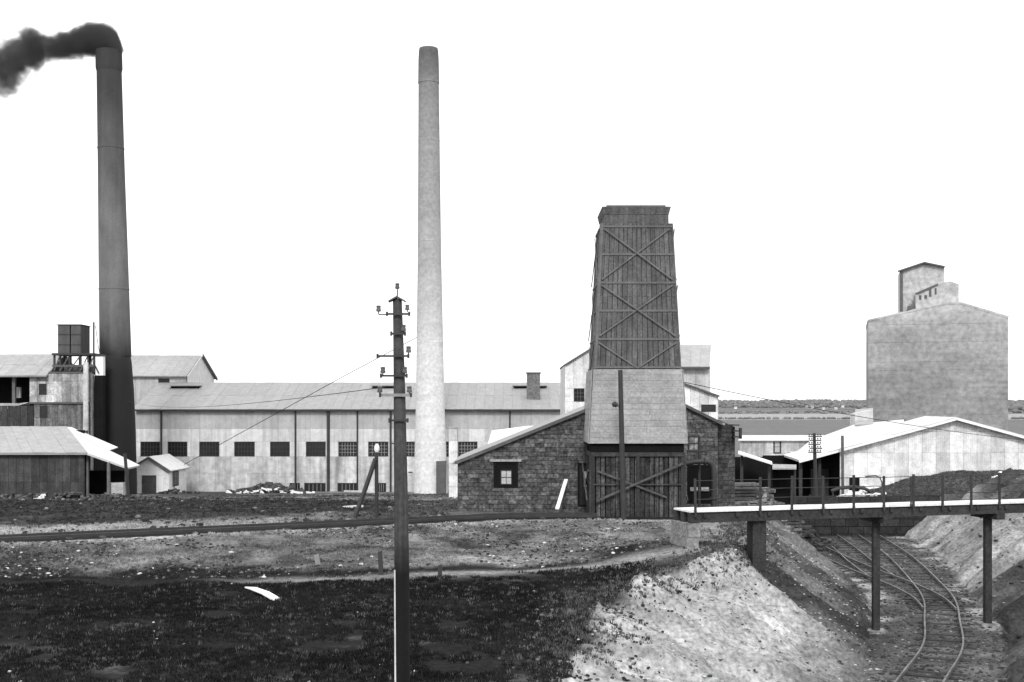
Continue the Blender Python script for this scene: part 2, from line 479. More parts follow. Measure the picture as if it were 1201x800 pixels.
def tone_at(x, y):
    n1 = fbm(x / 5, y / 3, 4, 0); n2 = fbm(x / 1.1, y / 1.1, 3, 2)
    td, pd = track_d(x), path_d(x)
    cl, tl, tr = crest_l(y), toe_l(y), toe_r(y); cr = tr + 7.5
    t = .011 + .012 * n2 + .010 * n1 + .04 * sstep(.25, .6, n2)                                    # dark rough grass
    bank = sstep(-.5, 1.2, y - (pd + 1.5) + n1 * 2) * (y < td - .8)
    bank_dry = .125 + .11 * n1 + .12 * n2  # paler tone of the dry grass on the bank
    bank_dry = bank_dry * (1 - .5 * (1 - sstep(-1, 6, x + 22)))
    t = t * (1 - bank) + np.maximum(bank_dry, .05) * bank
    path = np.exp(-((y - pd + n1 * .7) / .75) ** 2) * sstep(-12, -7, x)
    t = t + path * .2
    edge = np.exp(-((y - (td - 1.5)) / .5) ** 2)
    t = t + edge * .16
    bed = (np.abs(y - td) < 1.5)
    t = np.where(bed, .022, t)
    beyond = (y > td + 1.15) & (y < 86)
    strip = (1 - sstep(5, 8.5, y - td + n1 * 3)) * sstep(-27, -23, x) * (1 - sstep(-12, -6, x))
    t = np.where(beyond, .035 + .025 * n2 + strip * (.2 + .07 * n2) + .05 * sstep(-9, -3, x), t)
    t = np.where((y >= 86) & (y < 140), .06 + .035 * n2 + .03 * n1 + .10 * sstep(.1, .4, fbm(x / 9, y / 7, 3, 5)), t)
    # cutting
    tL = (x - cl) / np.maximum(tl - cl, .5)
    sl = (tL > 0) & (tL < 1.0) & (y < 87)
    streaks = fbm(y / .8 + x * .3, x / 6.0, 4, 1)
    chalk = .33 + .17 * streaks + .08 * n1 + .05 * n2
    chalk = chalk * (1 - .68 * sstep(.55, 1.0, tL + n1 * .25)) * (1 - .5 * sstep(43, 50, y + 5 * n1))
    cover = sstep(-.02, .10, tL + n1 * .10 + n2 * .05)
    dark_bands = np.exp(-((y - 48.6 - n1) / 1.5) ** 2) + .8 * np.exp(-((y - 56.5 - n1) / 1.8) ** 2) + .6 * np.exp(-((y - 66 - n1) / 2.5) ** 2)  # bands of darker tone running down the slope, colour only
    chalk = np.where(y > 46.5, np.minimum(chalk, .30 + .12 * streaks) * (1 - .8 * np.clip(dark_bands, 0, 1)), chalk)
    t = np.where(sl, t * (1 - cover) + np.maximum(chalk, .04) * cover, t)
    tR = (cr - x) / np.maximum(cr - tr, .5)
    sr = (tR > 0) & (tR < 1.0) & (x > (tl + tr) / 2) & (y < 87)
    rk = .17 + .2 * fbm(y / 1.6 - x * .35, x / 7, 4, 4) + .08 * n2
    rk = np.where(y < 60, .07 + .06 * n2 + .08 * n1, rk + .05)
    rk = rk * (1 - .75 * (1 - sstep(.25, .5, tR + n1 * .3)) * sstep(50, 60, y))
    t = np.where(sr, np.maximum(rk, .03), t)
    fl = (tL >= 1.0) & (tR >= 1.0) & (y < 87)
    t = np.where(fl, .09 + .05 * n2, t)
    ballast = np.exp(-((x - tl - .4) / .55) ** 2) * (y > 52) + np.exp(-((x - tr + .5) / .6) ** 2) * (y > 50)
    t = np.where(y < 87, t + .26 * ballast * sstep(-.2, .4, n2), t)
    t = np.where((y > 88) & (y < 101) & (x > 27), .055 + .04 * n2 + .04 * n1, t)
    t = np.where((tR <= 0) & (y < 88), .06 + .04 * n2, t)
    # far fields
    fy = y + x * .12
    fld = np.where(fy < 1000, .145, np.where(fy < 1650, .30, .15 + .07 * fbm(x / 300, y / 120, 3, 3)))
    fld = fld + np.where((fy > 300) & (fy < 980), .012 * fbm(x / 60, y / 60, 2, 1), 0)
    t = np.where(y > 175, fld, t)
    return np.clip(t, .015, .7)

def axis(segs):
    out = []
    for a, b, st in segs: out += list(np.arange(a, b, st))
    out.append(segs[-1][1]); return np.array(out, float)
gx = axis([(-6000, -1000, 500), (-1000, -200, 60), (-200, -45, 8), (-45, -28, 1), (-28, 36, .26), (36, 60, 1.5), (60, 300, 10), (300, 1200, 50), (1200, 6000, 400)])
gy = axis([(-400, -20, 40), (-20, 22, 3), (22, 66, .26), (66, 105, .5), (105, 160, 2), (160, 500, 10), (500, 3600, 40), (3600, 7000, 400)])
GX, GY = np.meshgrid(gx, gy)
ZZ = CZ - drop(GX.ravel(), GY.ravel())
nxg, nyg = len(gx), len(gy)
co = np.stack([GX.ravel(), GY.ravel(), ZZ], 1)
ii, jj = np.meshgrid(np.arange(nxg - 1), np.arange(nyg - 1))
q = (jj * nxg + ii).ravel()
faces = np.stack([q, q + 1, q + 1 + nxg, q + nxg], 1)
def np_mesh(name, co, faces, material, tone=None, smooth=False):
    me = bpy.data.meshes.new(name)
    k = faces.shape[1]
    me.vertices.add(len(co)); me.vertices.foreach_set("co", co.astype(np.float32).ravel())
    me.loops.add(faces.size); me.loops.foreach_set("vertex_index", faces.astype(np.int32).ravel())
    me.polygons.add(len(faces)); me.polygons.foreach_set("loop_start", (np.arange(len(faces)) * k).astype(np.int32))
    if smooth: me.polygons.foreach_set("use_smooth", np.ones(len(faces), bool))
    me.update(calc_edges=True)
    if tone is not None:
        a = me.attributes.new("tone", 'FLOAT', 'POINT'); a.data.foreach_set("value", tone.astype(np.float32))
    me.materials.append(material)
    o = bpy.data.objects.new(name, me); COL.objects.link(o)
    return o
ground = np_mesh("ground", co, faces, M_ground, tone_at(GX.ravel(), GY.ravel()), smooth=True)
tag(ground, kind="structure")


# ------------------------------------------------------------------ tall chimneys
def lathe(mb, prof, cx, cy, n=28, lean=(0, 0), z_ref=0):
    b = len(mb.v)
    for z, r in prof:
        ox, oy = lean[0] * (z - z_ref), lean[1] * (z - z_ref)
        for i in range(n):
            t = 2 * math.pi * i / n
            mb.v.append((cx + ox + r * math.cos(t), cy + oy + r * math.sin(t), z))
    for k in range(len(prof) - 1):
        for i in range(n):
            j = (i + 1) % n
            mb.f.append((b + k * n + i, b + k * n + j, b + (k + 1) * n + j, b + (k + 1) * n + i))
    mb.f.append(tuple(b + i for i in reversed(range(n))))
    mb.f.append(tuple(b + (len(prof) - 1) * n + i for i in range(n)))
    return mb

# sooty chimney at the left
D1 = 115; s1 = D1 / F
c1x = X(135.5, D1); g1 = gz(c1x, D1)
ch = thing("factory_chimney", "tall dark sooty chimney at the left with black smoke pouring from its mouth", "chimney", (c1x, D1, g1))
lean1 = (-8.5 * s1 / (380 * s1), 0)
zf = Z(440, D1)
base_prof = [(g1 - .5, 26 * s1), (Z(560, D1), 26 * s1), (Z(500, D1), 24.5 * s1), (Z(455, D1), 22.5 * s1), (Z(425, D1), 20.2 * s1), (Z(418, D1), 19 * s1)]
lathe(MB(), base_prof, c1x - 2 * s1, D1).build("base", M_chim_dark, ch, smooth=True)
sh = [(Z(418, D1), 18 * s1), (Z(300, D1), 16.6 * s1), (Z(200, D1), 15.2 * s1), (Z(82, D1), 14.2 * s1)]
lathe(MB(), sh, c1x, D1, lean=lean1, z_ref=Z(418, D1)).build("shaft", M_chim_dark, ch, smooth=True)
cap = [(Z(84, D1), 14.3 * s1), (Z(80, D1), 15.2 * s1), (Z(66, D1), 15.1 * s1), (Z(60, D1), 15.0 * s1), (Z(60, D1), 12.6 * s1), (Z(64, D1), 12.6 * s1)]
lathe(MB(), cap, c1x, D1, lean=lean1, z_ref=Z(418, D1)).build("cap", M_chim_dark, ch, smooth=True)
for zz in (340, 175):
    r = np.interp(zz, [82, 200, 300, 418], [14.2, 15.2, 16.6, 18]) * s1
    lathe(MB(), [(Z(zz, D1), r + .01), (Z(zz, D1) + .02, r + .03), (Z(zz, D1) + .12, r + .03), (Z(zz, D1) + .14, r + .01)], c1x, D1, lean=lean1, z_ref=Z(418, D1)).build("hoop", M_chim_dark, ch, smooth=True)
MB().box(X(121, D1), X(125, D1), D1 - 26 * s1 - .05, D1 - 22 * s1 + .6, Z(459, D1), Z(456, D1)).build("lamp", M_white, ch)

# pale chimney in the middle
D2 = 122; s2 = D2 / F
c2x = X(505, D2); g2 = gz(c2x, D2)
c2 = thing("factory_chimney", "tall pale concrete chimney with a darker cap standing in front of the long shed", "chimney", (c2x, D2, g2))
lean2 = (-2.2 / 480.0, 0)
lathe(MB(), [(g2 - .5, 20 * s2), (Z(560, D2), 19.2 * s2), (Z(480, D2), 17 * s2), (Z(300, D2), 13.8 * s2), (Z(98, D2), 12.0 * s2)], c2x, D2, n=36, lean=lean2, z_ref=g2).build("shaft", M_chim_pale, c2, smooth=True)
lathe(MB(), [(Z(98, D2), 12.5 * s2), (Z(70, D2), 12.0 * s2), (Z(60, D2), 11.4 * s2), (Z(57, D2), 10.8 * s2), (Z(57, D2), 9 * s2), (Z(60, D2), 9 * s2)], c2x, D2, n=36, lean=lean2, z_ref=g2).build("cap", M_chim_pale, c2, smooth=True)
for k in range(4):
    zz = 520 - k * 118
    r = float(np.interp(zz, [98, 300, 480, 560], [12.0, 13.8, 17, 19.2])) * s2
    lathe(MB(), [(Z(zz, D2), r + .002), (Z(zz, D2) + .015, r + .015), (Z(zz, D2) + .08, r + .015), (Z(zz, D2) + .1, r + .002)], c2x, D2, n=36, lean=lean2, z_ref=g2).build("casting_joint", M_chim_pale, c2, smooth=True)
MB().box(c2x + 8 * s2, c2x + 19 * s2, D2 - 20 * s2 - .25, D2 - 8 * s2, g2 - .3, Z(540, D2)).build("dark_foot_block", M_iron_grey, c2)  # dark block added for the dark patch low on the right
# guy wire
gw = MB().tube([W(492, 394, D2), W(400, 443, 124), W(262, 519, 127), W(205, 551, 128.5)], .035, 5).build("guy_wire", M_wire)
tag(gw, "thin guy wire slanting down left from the pale chimney across the long shed roof", "wire")

# ------------------------------------------------------------------ smoke
plume = [(144, 60, 4), (140, 55, 9), (134, 49, 14), (126, 46, 16), (112, 46, 17), (95, 49, 17), (78, 53, 16), (60, 56, 14.5), (48, 56, 18), (38, 57, 24), (26, 66, 24), (12, 76, 27), (-5, 82, 30), (-30, 92, 32), (-60, 104, 40)]
x0p, x1p = X(-60, D1), X(146, D1)
sm = MB(); sm.tube([W(a, b, D1) for a, b, r in plume], [max(r, 12) * s1 * 1.55 for a, b, r in plume], 14)
smoke = sm.build("smoke_plume", (lambda m: m)(bpy.data.materials.new("smoke")))
tag(smoke, "black smoke plume drifting left from the dark chimney mouth", "smoke", kind="stuff")
m = smoke.data.materials[0]; m.use_nodes = True
N, L = m.node_tree.nodes, m.node_tree.links
N.clear()
out = N.new("ShaderNodeOutputMaterial"); pv = N.new("ShaderNodeVolumePrincipled"); L.new(pv.outputs[0], out.inputs["Volume"])
pv.inputs["Color"].default_value = (.12, .12, .12, 1)
tc = N.new("ShaderNodeTexCoord")
def MN(op, a, b=None, clamp=False):
    n = N.new("ShaderNodeMath"); n.operation = op; n.use_clamp = clamp
    for i, q_ in enumerate((a, b)):
        if q_ is None: continue
        if isinstance(q_, (int, float)): n.inputs[i].default_value = q_
        else: L.new(q_, n.inputs[i])
    return n.outputs[0]
def VN(scale, seed, detail=3):
    n = N.new("ShaderNodeTexNoise"); n.inputs["Scale"].default_value = scale; n.inputs["Detail"].default_value = detail
    mp = N.new("ShaderNodeMapping"); mp.inputs["Location"].default_value = (seed, seed, seed)
    L.new(tc.outputs["Object"], mp.inputs[0]); L.new(mp.outputs[0], n.inputs["Vector"])
    return MN('SUBTRACT', n.outputs[0], .5)
sp = N.new("ShaderNodeSeparateXYZ"); L.new(tc.outputs["Object"], sp.inputs[0])
tt = MN('DIVIDE', MN('SUBTRACT', sp.outputs[0], x0p), x1p - x0p, True)
def fcurve(pts):
    fc = N.new("ShaderNodeFloatCurve"); L.new(tt, fc.inputs["Value"])
    c = fc.mapping.curves[0]; c.points[0].location = pts[0]; c.points[-1].location = pts[-1]
    for p in pts[1:-1]: c.points.new(*p)
    fc.mapping.update(); return fc.outputs[0]
zs = [(( X(a, D1) - x0p) / (x1p - x0p), b, r) for a, b, r in reversed(plume)]
zlo, zhi = Z(110, D1), Z(40, D1)
zc = MN('ADD', MN('MULTIPLY', fcurve([(t, (Z(b, D1) - zlo) / (zhi - zlo)) for t, b, r in zs]), zhi - zlo), zlo)
rr = MN('MULTIPLY', fcurve([(t, r / 42) for t, b, r in zs]), 42 * s1)
age = MN('SUBTRACT', 1.0, tt)
amp = MN('ADD', .5, MN('MULTIPLY', age, 2.6))
dz = MN('DIVIDE', MN('ADD', MN('SUBTRACT', sp.outputs[2], zc), MN('MULTIPLY', VN(.45, 3.1), amp)), rr)
dy = MN('DIVIDE', MN('SUBTRACT', sp.outputs[1], D1), rr)
dist = MN('SQRT', MN('ADD', MN('MULTIPLY', dz, dz), MN('MULTIPLY', dy, dy)))
soft = MN('SUBTRACT', 1.15, dist)
soft = MN('ADD', soft, MN('MULTIPLY', VN(1.1, 9.7, 6), MN('ADD', .35, MN('MULTIPLY', age, 2.2))))
dens = MN('MULTIPLY', MN('MULTIPLY', soft, 2.0, False), 1.0)
dens = MN('MINIMUM', MN('MAXIMUM', dens, 0), 1)
strength = MN('MULTIPLY', MN('POWER', tt, 2.2), 6.0)
L.new(MN('MULTIPLY', dens, MN('ADD', strength, .55)), pv.inputs["Density"])

# ------------------------------------------------------------------ the long shed
DS = 132; ss = DS / F
sx0, sx1 = X(160, DS), X(668, DS)
gs = gz((sx0 + sx1) / 2, DS)
shed = thing("long_shed", "long pale corrugated shed with a row of square windows behind the pale chimney", "industrial shed", ((sx0 + sx1) / 2, DS, gs))
zeave, zg = Z(480, DS), Z(580, DS)
# windows of the upper row (pixels of their left and right sides)
wins = [(165, 188), (197, 220), (234, 257.5), (275, 299), (317, 340), (359, 382), (397, 419), (432, 455.5), (475, 498), (505, 528), (537, 560), (577, 600), (617, 640)]
wz0, wz1 = Z(535.5, DS), Z(518, DS)
holes = [(X(a, DS), wz0, X(b, DS), wz1) for a, b in wins]
low = [(340, 352), (357, 382), (396, 420), (440, 453)]
holes_low = [(X(a, DS), Z(577, DS), X(b, DS), Z(566.5, DS)) for a, b in low]
rows_z = [zg, Z(555, DS), wz0, wz1, Z(503, DS), zeave]
MB().box(sx0, sx1, DS, DS + .3, zg, zeave).build("wall", M_sheet_dull, shed)
for r in range(5):
    z0, z1 = rows_z[r], rows_z[r + 1]
    mm = [M_sheet_low, M_sheet_low, M_sheet, M_sheet, M_sheet_dull][r]
    cw = 1.75 if r != 2 else 3
    x = sx0
    while x < sx1 - .05:
        w = min(cw, sx1 - x)
        for a, b, c, d in split_rect((x, z0, x + w, z1), holes + holes_low):
            piece("wall_sheet", mm, ((a + c) / 2, DS - .06 - random.uniform(0, .012), (b + d) / 2), (c - a - .012, .08, d - b - .015), shed)
        x += w
for i, (a, b) in enumerate(wins):
    window(shed, (0, DS, 0), UF, NF, (X(a, DS), wz0, X(b, DS), wz1), 6, 4 if i >= 6 else 3, fw=.1, mbar=M_bars if i >= 6 else M_frame, bw=.05 if i >= 6 else .07, proud=.09)
for a, b in low:
    window(shed, (0, DS, 0), UF, NF, (X(a, DS), Z(577, DS), X(b, DS), Z(566.5, DS)), 5, 1, fw=.08, mbar=M_bars, bw=.05)
rid = DS + 10; zr = Z(449, rid)
roof_sheets(shed, (sx0 - .4, DS - .5, zeave - .05), (sx1, DS - .5, zeave - .05), (sx1, rid, zr), (sx0 - .4, rid, zr), 46, 2, M_roof_grey)
slab(shed, [(sx0 - .4, rid + 10.5, zeave), (sx1, rid + 10.5, zeave), (sx1, rid, zr), (sx0 - .4, rid, zr)], .1, "rear_roof", M_roof_grey)
MB().poly([(sx0, DS + .3, zg), (sx0, rid + 10, zg), (sx0, rid + 10, zeave), (sx0, rid, zr - .15), (sx0, DS + .3, zeave)], (.2, 0, 0)).build("end_wall", M_sheet_dull, shed)
MB().poly([(sx1, DS + .3, zg), (sx1, rid + 10, zg), (sx1, rid + 10, zeave), (sx1, rid, zr - .15), (sx1, DS + .3, zeave)], (-.2, 0, 0)).build("end_wall", M_sheet_dull, shed)
MB().box(sx0 - .4, sx1, DS - .68, DS - .53, zeave - .2, zeave - .02).build("gutter", M_iron, shed)
for px, w, yb in ((190, .16, 534), (347, .14, 577), (385.5, .26, 577), (419.5, .12, 577), (458.5, .14, 577), (598, .12, 577)):
    MB().tube([(X(px, DS), DS - .3, zeave - .2), (X(px, DS), DS - .3, Z(yb, DS))], w / 2 + .03, 6).build("downpipe", M_iron, shed)
for a, b in ((200, 233), (437, 462), (603, 640)):
    D_ = DS + 7.5
    vz = Z(455, D_)
    v_ = MB().box(X(a, D_), X(b, D_), D_ + .1, D_ + 1.2, vz - .7, vz + .2).build("ridge_vent", M_dark, shed)
    MB().box(X(a, D_) - .15, X(b, D_) + .15, D_ - .4, D_ + 1.5, vz + .21, vz + .33).build("vent_hood", M_roof_grey, v_)
D_ = DS + 3.0
st = MB().box(X(618, D_), X(633.5, D_), D_, D_ + 1.6, Z(476, D_), Z(438, D_)).build("roof_stack", mat("stack_brick", .14, var=.3, fine=.4, fsc=5), shed)
MB().box(X(617, D_), X(634.5, D_), D_ - .1, D_ + 1.7, Z(438, D_), Z(436.6, D_)).build("stack_cap", M_iron_grey, st)

# telegraph wire over the shed roof
# raised house behind the sooty chimney
DP = 142
px0, px1 = X(96, DP), X(219, DP)
prep = thing("hopper_house", "grey gabled upper house peeping over the long shed beside the sooty chimney", "industrial building", ((px0 + px1) / 2, DP, gz(px0, DP)))
ze, zr2 = Z(441, DP), Z(417, DP + 6.5)
facade(prep, (0, DP, 0), UF, NF, [(px0, gz(px0, DP) - .3), (px1, gz(px0, DP) - .3), (px1, ze), (px0, ze)], [(X(186, DP), Z(449, DP), X(199, DP), Z(444, DP))], 1.6, 3.2, "wall_sheet", M_sheet_dull, M_sheet_dull)
window(prep, (0, DP, 0), UF, NF, (X(186, DP), Z(449, DP), X(199, DP), Z(444, DP)), 3, 1, fw=.08)
MB().poly([(px1, DP, ze - 14), (px1, DP + 13, ze - 14), (px1, DP + 13, ze), (px1, DP + 6.5, zr2 - .15), (px1, DP, ze)], (-.2, 0, 0)).build("gable_wall", M_sheet, prep)
roof_sheets(prep, (px0, DP - .5, ze - .05), (px1 + .1, DP - .5, ze - .05), (px1 + .1, DP + 6.5, zr2), (px0, DP + 6.5, zr2), 12, 1, M_roof_pale)
slab(prep, [(px0, DP + 13.5, ze), (px1 + .1, DP + 13.5, ze), (px1 + .1, DP + 6.5, zr2), (px0, DP + 6.5, zr2)], .1, "rear_roof", M_roof_pale)
MB().bar((px1 + .22, DP + 6.5, zr2 + .05), (px1 + .22, DP + 13.8, ze - .1), .12, .35).build("barge_board", M_iron, prep)
MB().bar((px1 + .22, DP + 6.5, zr2 + .05), (px1 + .22, DP - .5, ze - .1), .08, .12).build("barge_board", M_sheet, prep)

# ------------------------------------------------------------------ mill at the far left
DM = 110
ml = thing("mill_building", "weathered mill at the far left with an open dark loft under a pale roof", "industrial building", (X(20, DM), DM, gz(X(20, DM), DM)))
mx0, mxa, mxb, mx1 = X(-90, DM), X(35, DM), X(57, DM), X(105, DM)
zb = gz(X(20, DM), DM) - .4
zlo_, zfl, ztp = Z(507, DM), Z(473, DM), Z(440, DM)
MB().box(mx0, mxb, DM + 3.2, DM + 3.5, zb, ztp).build("loft_rear_wall", M_dark, ml)
MB().box(mx0, mxa, DM, DM + 3.2, zfl - .15, zfl).build("loft_floor", M_board_dark, ml)
MB().poly([(mx0, DM - .05, zfl), (X(22, DM), DM - .05, zfl), (X(35, DM), DM - .05, zfl + .1), (X(0, DM), DM - .05, zfl - .75), (mx0, DM - .05, zfl - 1.1)], (0, .2, 0)).build("sloping_apron", M_sheet_low, ml)
for px in (15, -20, -50):
    piece("loft_post", M_batten, (X(px, DM), DM + .3, (ztp + zfl) / 2), (.28, .28, ztp - zfl), ml)
piece("loft_crate", M_sheet_low, (X(16, DM), DM + 1.2, zfl + 1.0), (.35, .3, 1.0), ml)
facade(ml, (0, DM, 0), UF, NF, [(mxa, zfl), (mx1, zfl), (mx1, Z(438, DM)), (mxa, Z(438, DM))], [(X(46, DM), Z(463, DM), X(55, DM), Z(450, DM))], .75, [zfl, Z(447, DM), Z(438, DM)], "wall_sheet", mat('mill_sheet', .34, var=.4, streak=.7, ssc=(1.5, 1.5, .2), fine=.3, rnd=.35), M_board_dark)
window(ml, (0, DM, 0), UF, NF, (X(46, DM), Z(463, DM), X(55, DM), Z(450, DM)), 2, 2, fw=.07)
facade(ml, (0, DM, 0), UF, NF, [(mx0, zb), (mxa + .4, zb), (mxa + .4, zfl - .2), (mx0, zfl - .2)], [], .6, 12, "wall_board", M_board_dark, M_dark)
facade(ml, (0, DM, 0), UF, NF, [(mxa + .42, zb), (mx1, zb), (mx1, zfl - .02), (mxa + .42, zfl - .02)], [(X(47, DM), Z(490, DM), X(56, DM), Z(476, DM))], .55, 12, "wall_board",
       mat("grey_weathered_board", .15, var=.4, streak=.8, ssc=(2, 2, .2), fine=.35, rnd=.45), M_dark)
window(ml, (0, DM, 0), UF, NF, (X(47, DM), Z(490, DM), X(56, DM), Z(476, DM)), 1, 1, fw=.06)
MB().box(mx1 - .2, mx1, DM + .01, DM + 1.2, zb, Z(438, DM)).build("side_wall", _m["mill_sheet"], ml)
roof_sheets(ml, (mx0, DM - .6, ztp - .1), (mxb, DM - .6, ztp - .1), (mxb, DM + 4.2, Z(416, DM + 4.2)), (mx0, DM + 4.2, Z(416, DM + 4.2)), 12, 2, M_roof_pale)
slab(ml, [(mx0, DM + 9, ztp), (mxb, DM + 9, ztp), (mxb, DM + 4.2, Z(416, DM + 4.2)), (mx0, DM + 4.2, Z(416, DM + 4.2))], .1, "rear_roof", M_roof_pale)
MB().box(mxb + .02, mx1, DM - .1, DM + 4.2, Z(438, DM), Z(438, DM) + .15).build("terrace", M_iron_grey, ml)
MB().box(mx1 - .45, mx1 - .05, DM - .35, DM - .12, Z(505, DM), Z(425, DM)).build("downpipe", M_sheet_low, ml)
piece("ledge", M_iron_grey, ((mxa + mx1) / 2, DM - .15, Z(472.6, DM)), (mx1 - mxa, .14, .16), ml)

tk = thing("tank_stand", "dark iron stand with platform on the mill roof terrace carrying two water tanks", "trestle", (X(80, DM), DM + 2, Z(438, DM) + .15))
zt0 = Z(438, DM) + .15; zt1 = Z(416, DM)
for px in (59, 66, 77, 90, 99, 106):
    for yy in (1.0, 3.6):
        piece("leg", M_iron, (X(px, DM), DM + yy, (zt0 + zt1) / 2), (.16, .16, zt1 - zt0), tk)
MB().box(X(57, DM), X(107, DM), DM + .7, DM + 4, zt1, zt1 + .18).build("platform", M_iron, tk)
for a, b in ((59, 66), (66, 77), (77, 90), (90, 99), (99, 106)):
    MB().bar((X(a, DM), DM + .9, zt0 + .1), (X(b, DM), DM + .9, zt1 - .05), .09).build("brace", M_iron_grey, tk)
MB().box(X(57, DM), X(106, DM), DM + .85, DM + .95, Z(430, DM), Z(427.5, DM)).build("rail", M_iron_grey, tk)
piece("wheel_guard", M_iron_grey, (X(84, DM), DM + 2, Z(432.5, DM)), (2.6, .8, .7), tk)
M_tank = mat("tank_plate", .075, var=.2, streak=.3, rough=.6)
for a, b, lab in ((63, 77, "dark riveted water tank on the mill stand, the left one of the pair"), (78.5, 90, "dark riveted water tank on the mill stand, the narrower right one nearest the chimney")):
    t = thing("water_tank", lab, "tank", (X((a + b) / 2, DM), DM + 2.2, zt1 + .18), group="water tanks on the mill stand")
    MB().box(X(a, DM), X(b, DM), DM + 1, DM + 3.4, zt1 + .18, Z(380.5, DM)).build("shell", M_tank, t)
    MB().box(X(a, DM) - .06, X(b, DM) + .06, DM + .94, DM + 3.46, Z(380.5, DM), Z(379.5, DM)).build("rim", M_iron, t)
    for zz in (404, 392): MB().box(X(a, DM), X(b, DM), DM + .96, DM + .998, Z(zz, DM), Z(zz - .8, DM)).build("plate_joint", M_iron, t)
hp = thing("hoist_mast", "slender mast with stay beside the water tanks on the mill stand", "mast", (X(101, DM), DM + 2, zt1 + .18))
MB().tube([(X(101, DM), DM + 2, zt1 + .18), (X(101, DM), DM + 2, Z(376, DM))], .09, 8).build("pole", M_iron_grey, hp)
MB().tube([(X(103, DM), DM + 2, Z(380, DM)), (X(106, DM), DM + 2, Z(402, DM)), (X(108, DM), DM + 2, Z(413, DM))], .03, 5).build("stay", M_wire, hp)
pc = thing("white_pier", "short white pier with bracket between the tank stand and the sooty chimney", "pier", (X(112, DM), DM + 1.2, Z(440, DM)))
MB().box(X(107.5, DM), X(116.5, DM), DM + 1, DM + 1.6, Z(440, DM), Z(417, DM)).build("shaft", M_white, pc)
MB().box(X(107, DM), X(117, DM), DM + .95, DM + 1.65, gz(X(112, DM), DM) - .3, Z(440, DM)).build("plinth", M_dark, pc)
MB().box(X(106.5, DM), X(117.5, DM), DM + .9, DM + 1.7, Z(417, DM), Z(415, DM)).build("cap", M_iron, pc)
MB().bar(W(109, 424, DM + .95), W(116, 438, DM + .95), .1).build("brace", M_iron, pc)

# ------------------------------------------------------------------ open shed in front of the mill
DO = 95
os_ = thing("open_shed", "low open fronted timber shed with a broad pale roof below the mill", "shed", (X(60, DO), DO, gz(X(60, DO), DO)))
A = W(-60, 531, DO); A = W(-75, 534, DO); B = W(103, 531.5, DO); Rr = W(78, 500.5, 104); Rl = W(-75, 503, 104)
A.z = B.z; Rl.z = Rr.z
K = [W(-75, 534, DO), W(28, 535, DO)]
A2 = Vector((X(-75, DO), DO, B.z)); 
roof_sheets(os_, A2, B, Rr, Vector((X(-75, 104), 104, Rr.z)), 14, 2, M_roof_pale, th=.03, under=.14)
E = W(138.5, 525, 105); G = W(151, 548.5, 96.5); G2 = W(161, 545, 100)
slab(os_, [B, G, W(164, 545.5, 99.5), W(128, 528, 102.5), Rr], .16, "side_roof", M_roof_white)
slab(os_, [Rr, W(124, 529.5, 103.2), W(138.5, 524.5, 104), W(84, 501, 104.6)], .1, "side_roof", M_roof_white)
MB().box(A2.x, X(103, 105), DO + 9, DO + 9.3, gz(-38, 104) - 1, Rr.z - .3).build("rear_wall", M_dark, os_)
zfs = gz(X(60, DO), DO) - .4
facade(os_, (0, DO + .5, 0), UF, NF, [(A2.x, zfs), (X(97, DO), zfs), (X(97, DO), B.z - .15), (A2.x, B.z - .15)], [], .62, [zfs, zfs + 1.7, B.z - .15], "wall_board",
       mat("shed_board", .05, var=.35, streak=.5, ssc=(2, 2, .3), fine=.35, rnd=.3), M_dark)
for px, yb in ((103, 532), (128, 541), (149, 548)):
    piece("post", M_batten, (X(px, DO + 1), DO + .9, (zfs + Z(yb, DO + 1)) / 2), (.22, .22, Z(yb, DO + 1) - zfs - .1), os_)
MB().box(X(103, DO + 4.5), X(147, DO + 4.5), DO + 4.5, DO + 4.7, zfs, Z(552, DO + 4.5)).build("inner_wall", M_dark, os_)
piece("stored_bale", M_sheet_low, (X(138, DO + 2), DO + 1.8, zfs + .9), (1.1, 1.2, 1.3), os_, (0, 0, .2))
# ground clutter under it
lp = thing("wooden_post", "thin dark leaning post between the open shed and the white hut", "post", (X(150, 94), 94, gz(X(150, 94), 94)))
MB().tube([W(150.5, 583, 94), W(146.5, 532, 94)], .13, 7).build("shaft", M_iron, lp)

# ------------------------------------------------------------------ white hut
DH = 122
hx0, hx1 = X(151, DH), X(197.5, DH); hz0 = gz(X(175, DH), DH) - .4; hze = Z(551, DH); hza = Z(537, DH); hxm = X(175.5, DH)
hut = thing("white_hut", "small white hut with a dark door and gabled roof before the long shed", "hut", (hxm, DH, hz0 + .4))
dr = (X(166.5, DH), Z(581, DH), X(183.5, DH), Z(557.5, DH))
facade(hut, (0, DH, 0), UF, NF, [(hx0, hz0), (hx1, hz0), (hx1, hze), (hxm, hza), (hx0, hze)], [dr], .9, [hz0, hze, hza], "wall_board", mat("white_board", .82, var=.15, streak=.15, fine=.12, rnd=.08), M_sheet)
window(hut, (0, DH, 0), UF, NF, dr, 1, 1, fw=.1, mp=mat("door_paint", .09, var=.3, streak=.3, fine=.2), name="door", mf=M_iron_grey)
hy1 = DH + 6.5
sw = (DH + 1.3, hz0 + 1.0, DH + 3.6, hze - .25)
facade(hut, (hx1, 0, 0), Vector((0, 1, 0)), Vector((1, 0, 0)), [(DH + .01, hz0), (hy1, hz0), (hy1, hze), (DH + .01, hze)], [sw], .9, 4, "wall_board", _m["white_board"], M_sheet, back_name="side_wall")
window(hut, (hx1, 0, 0), Vector((0, 1, 0)), Vector((1, 0, 0)), sw, 3, 2, fw=.1)
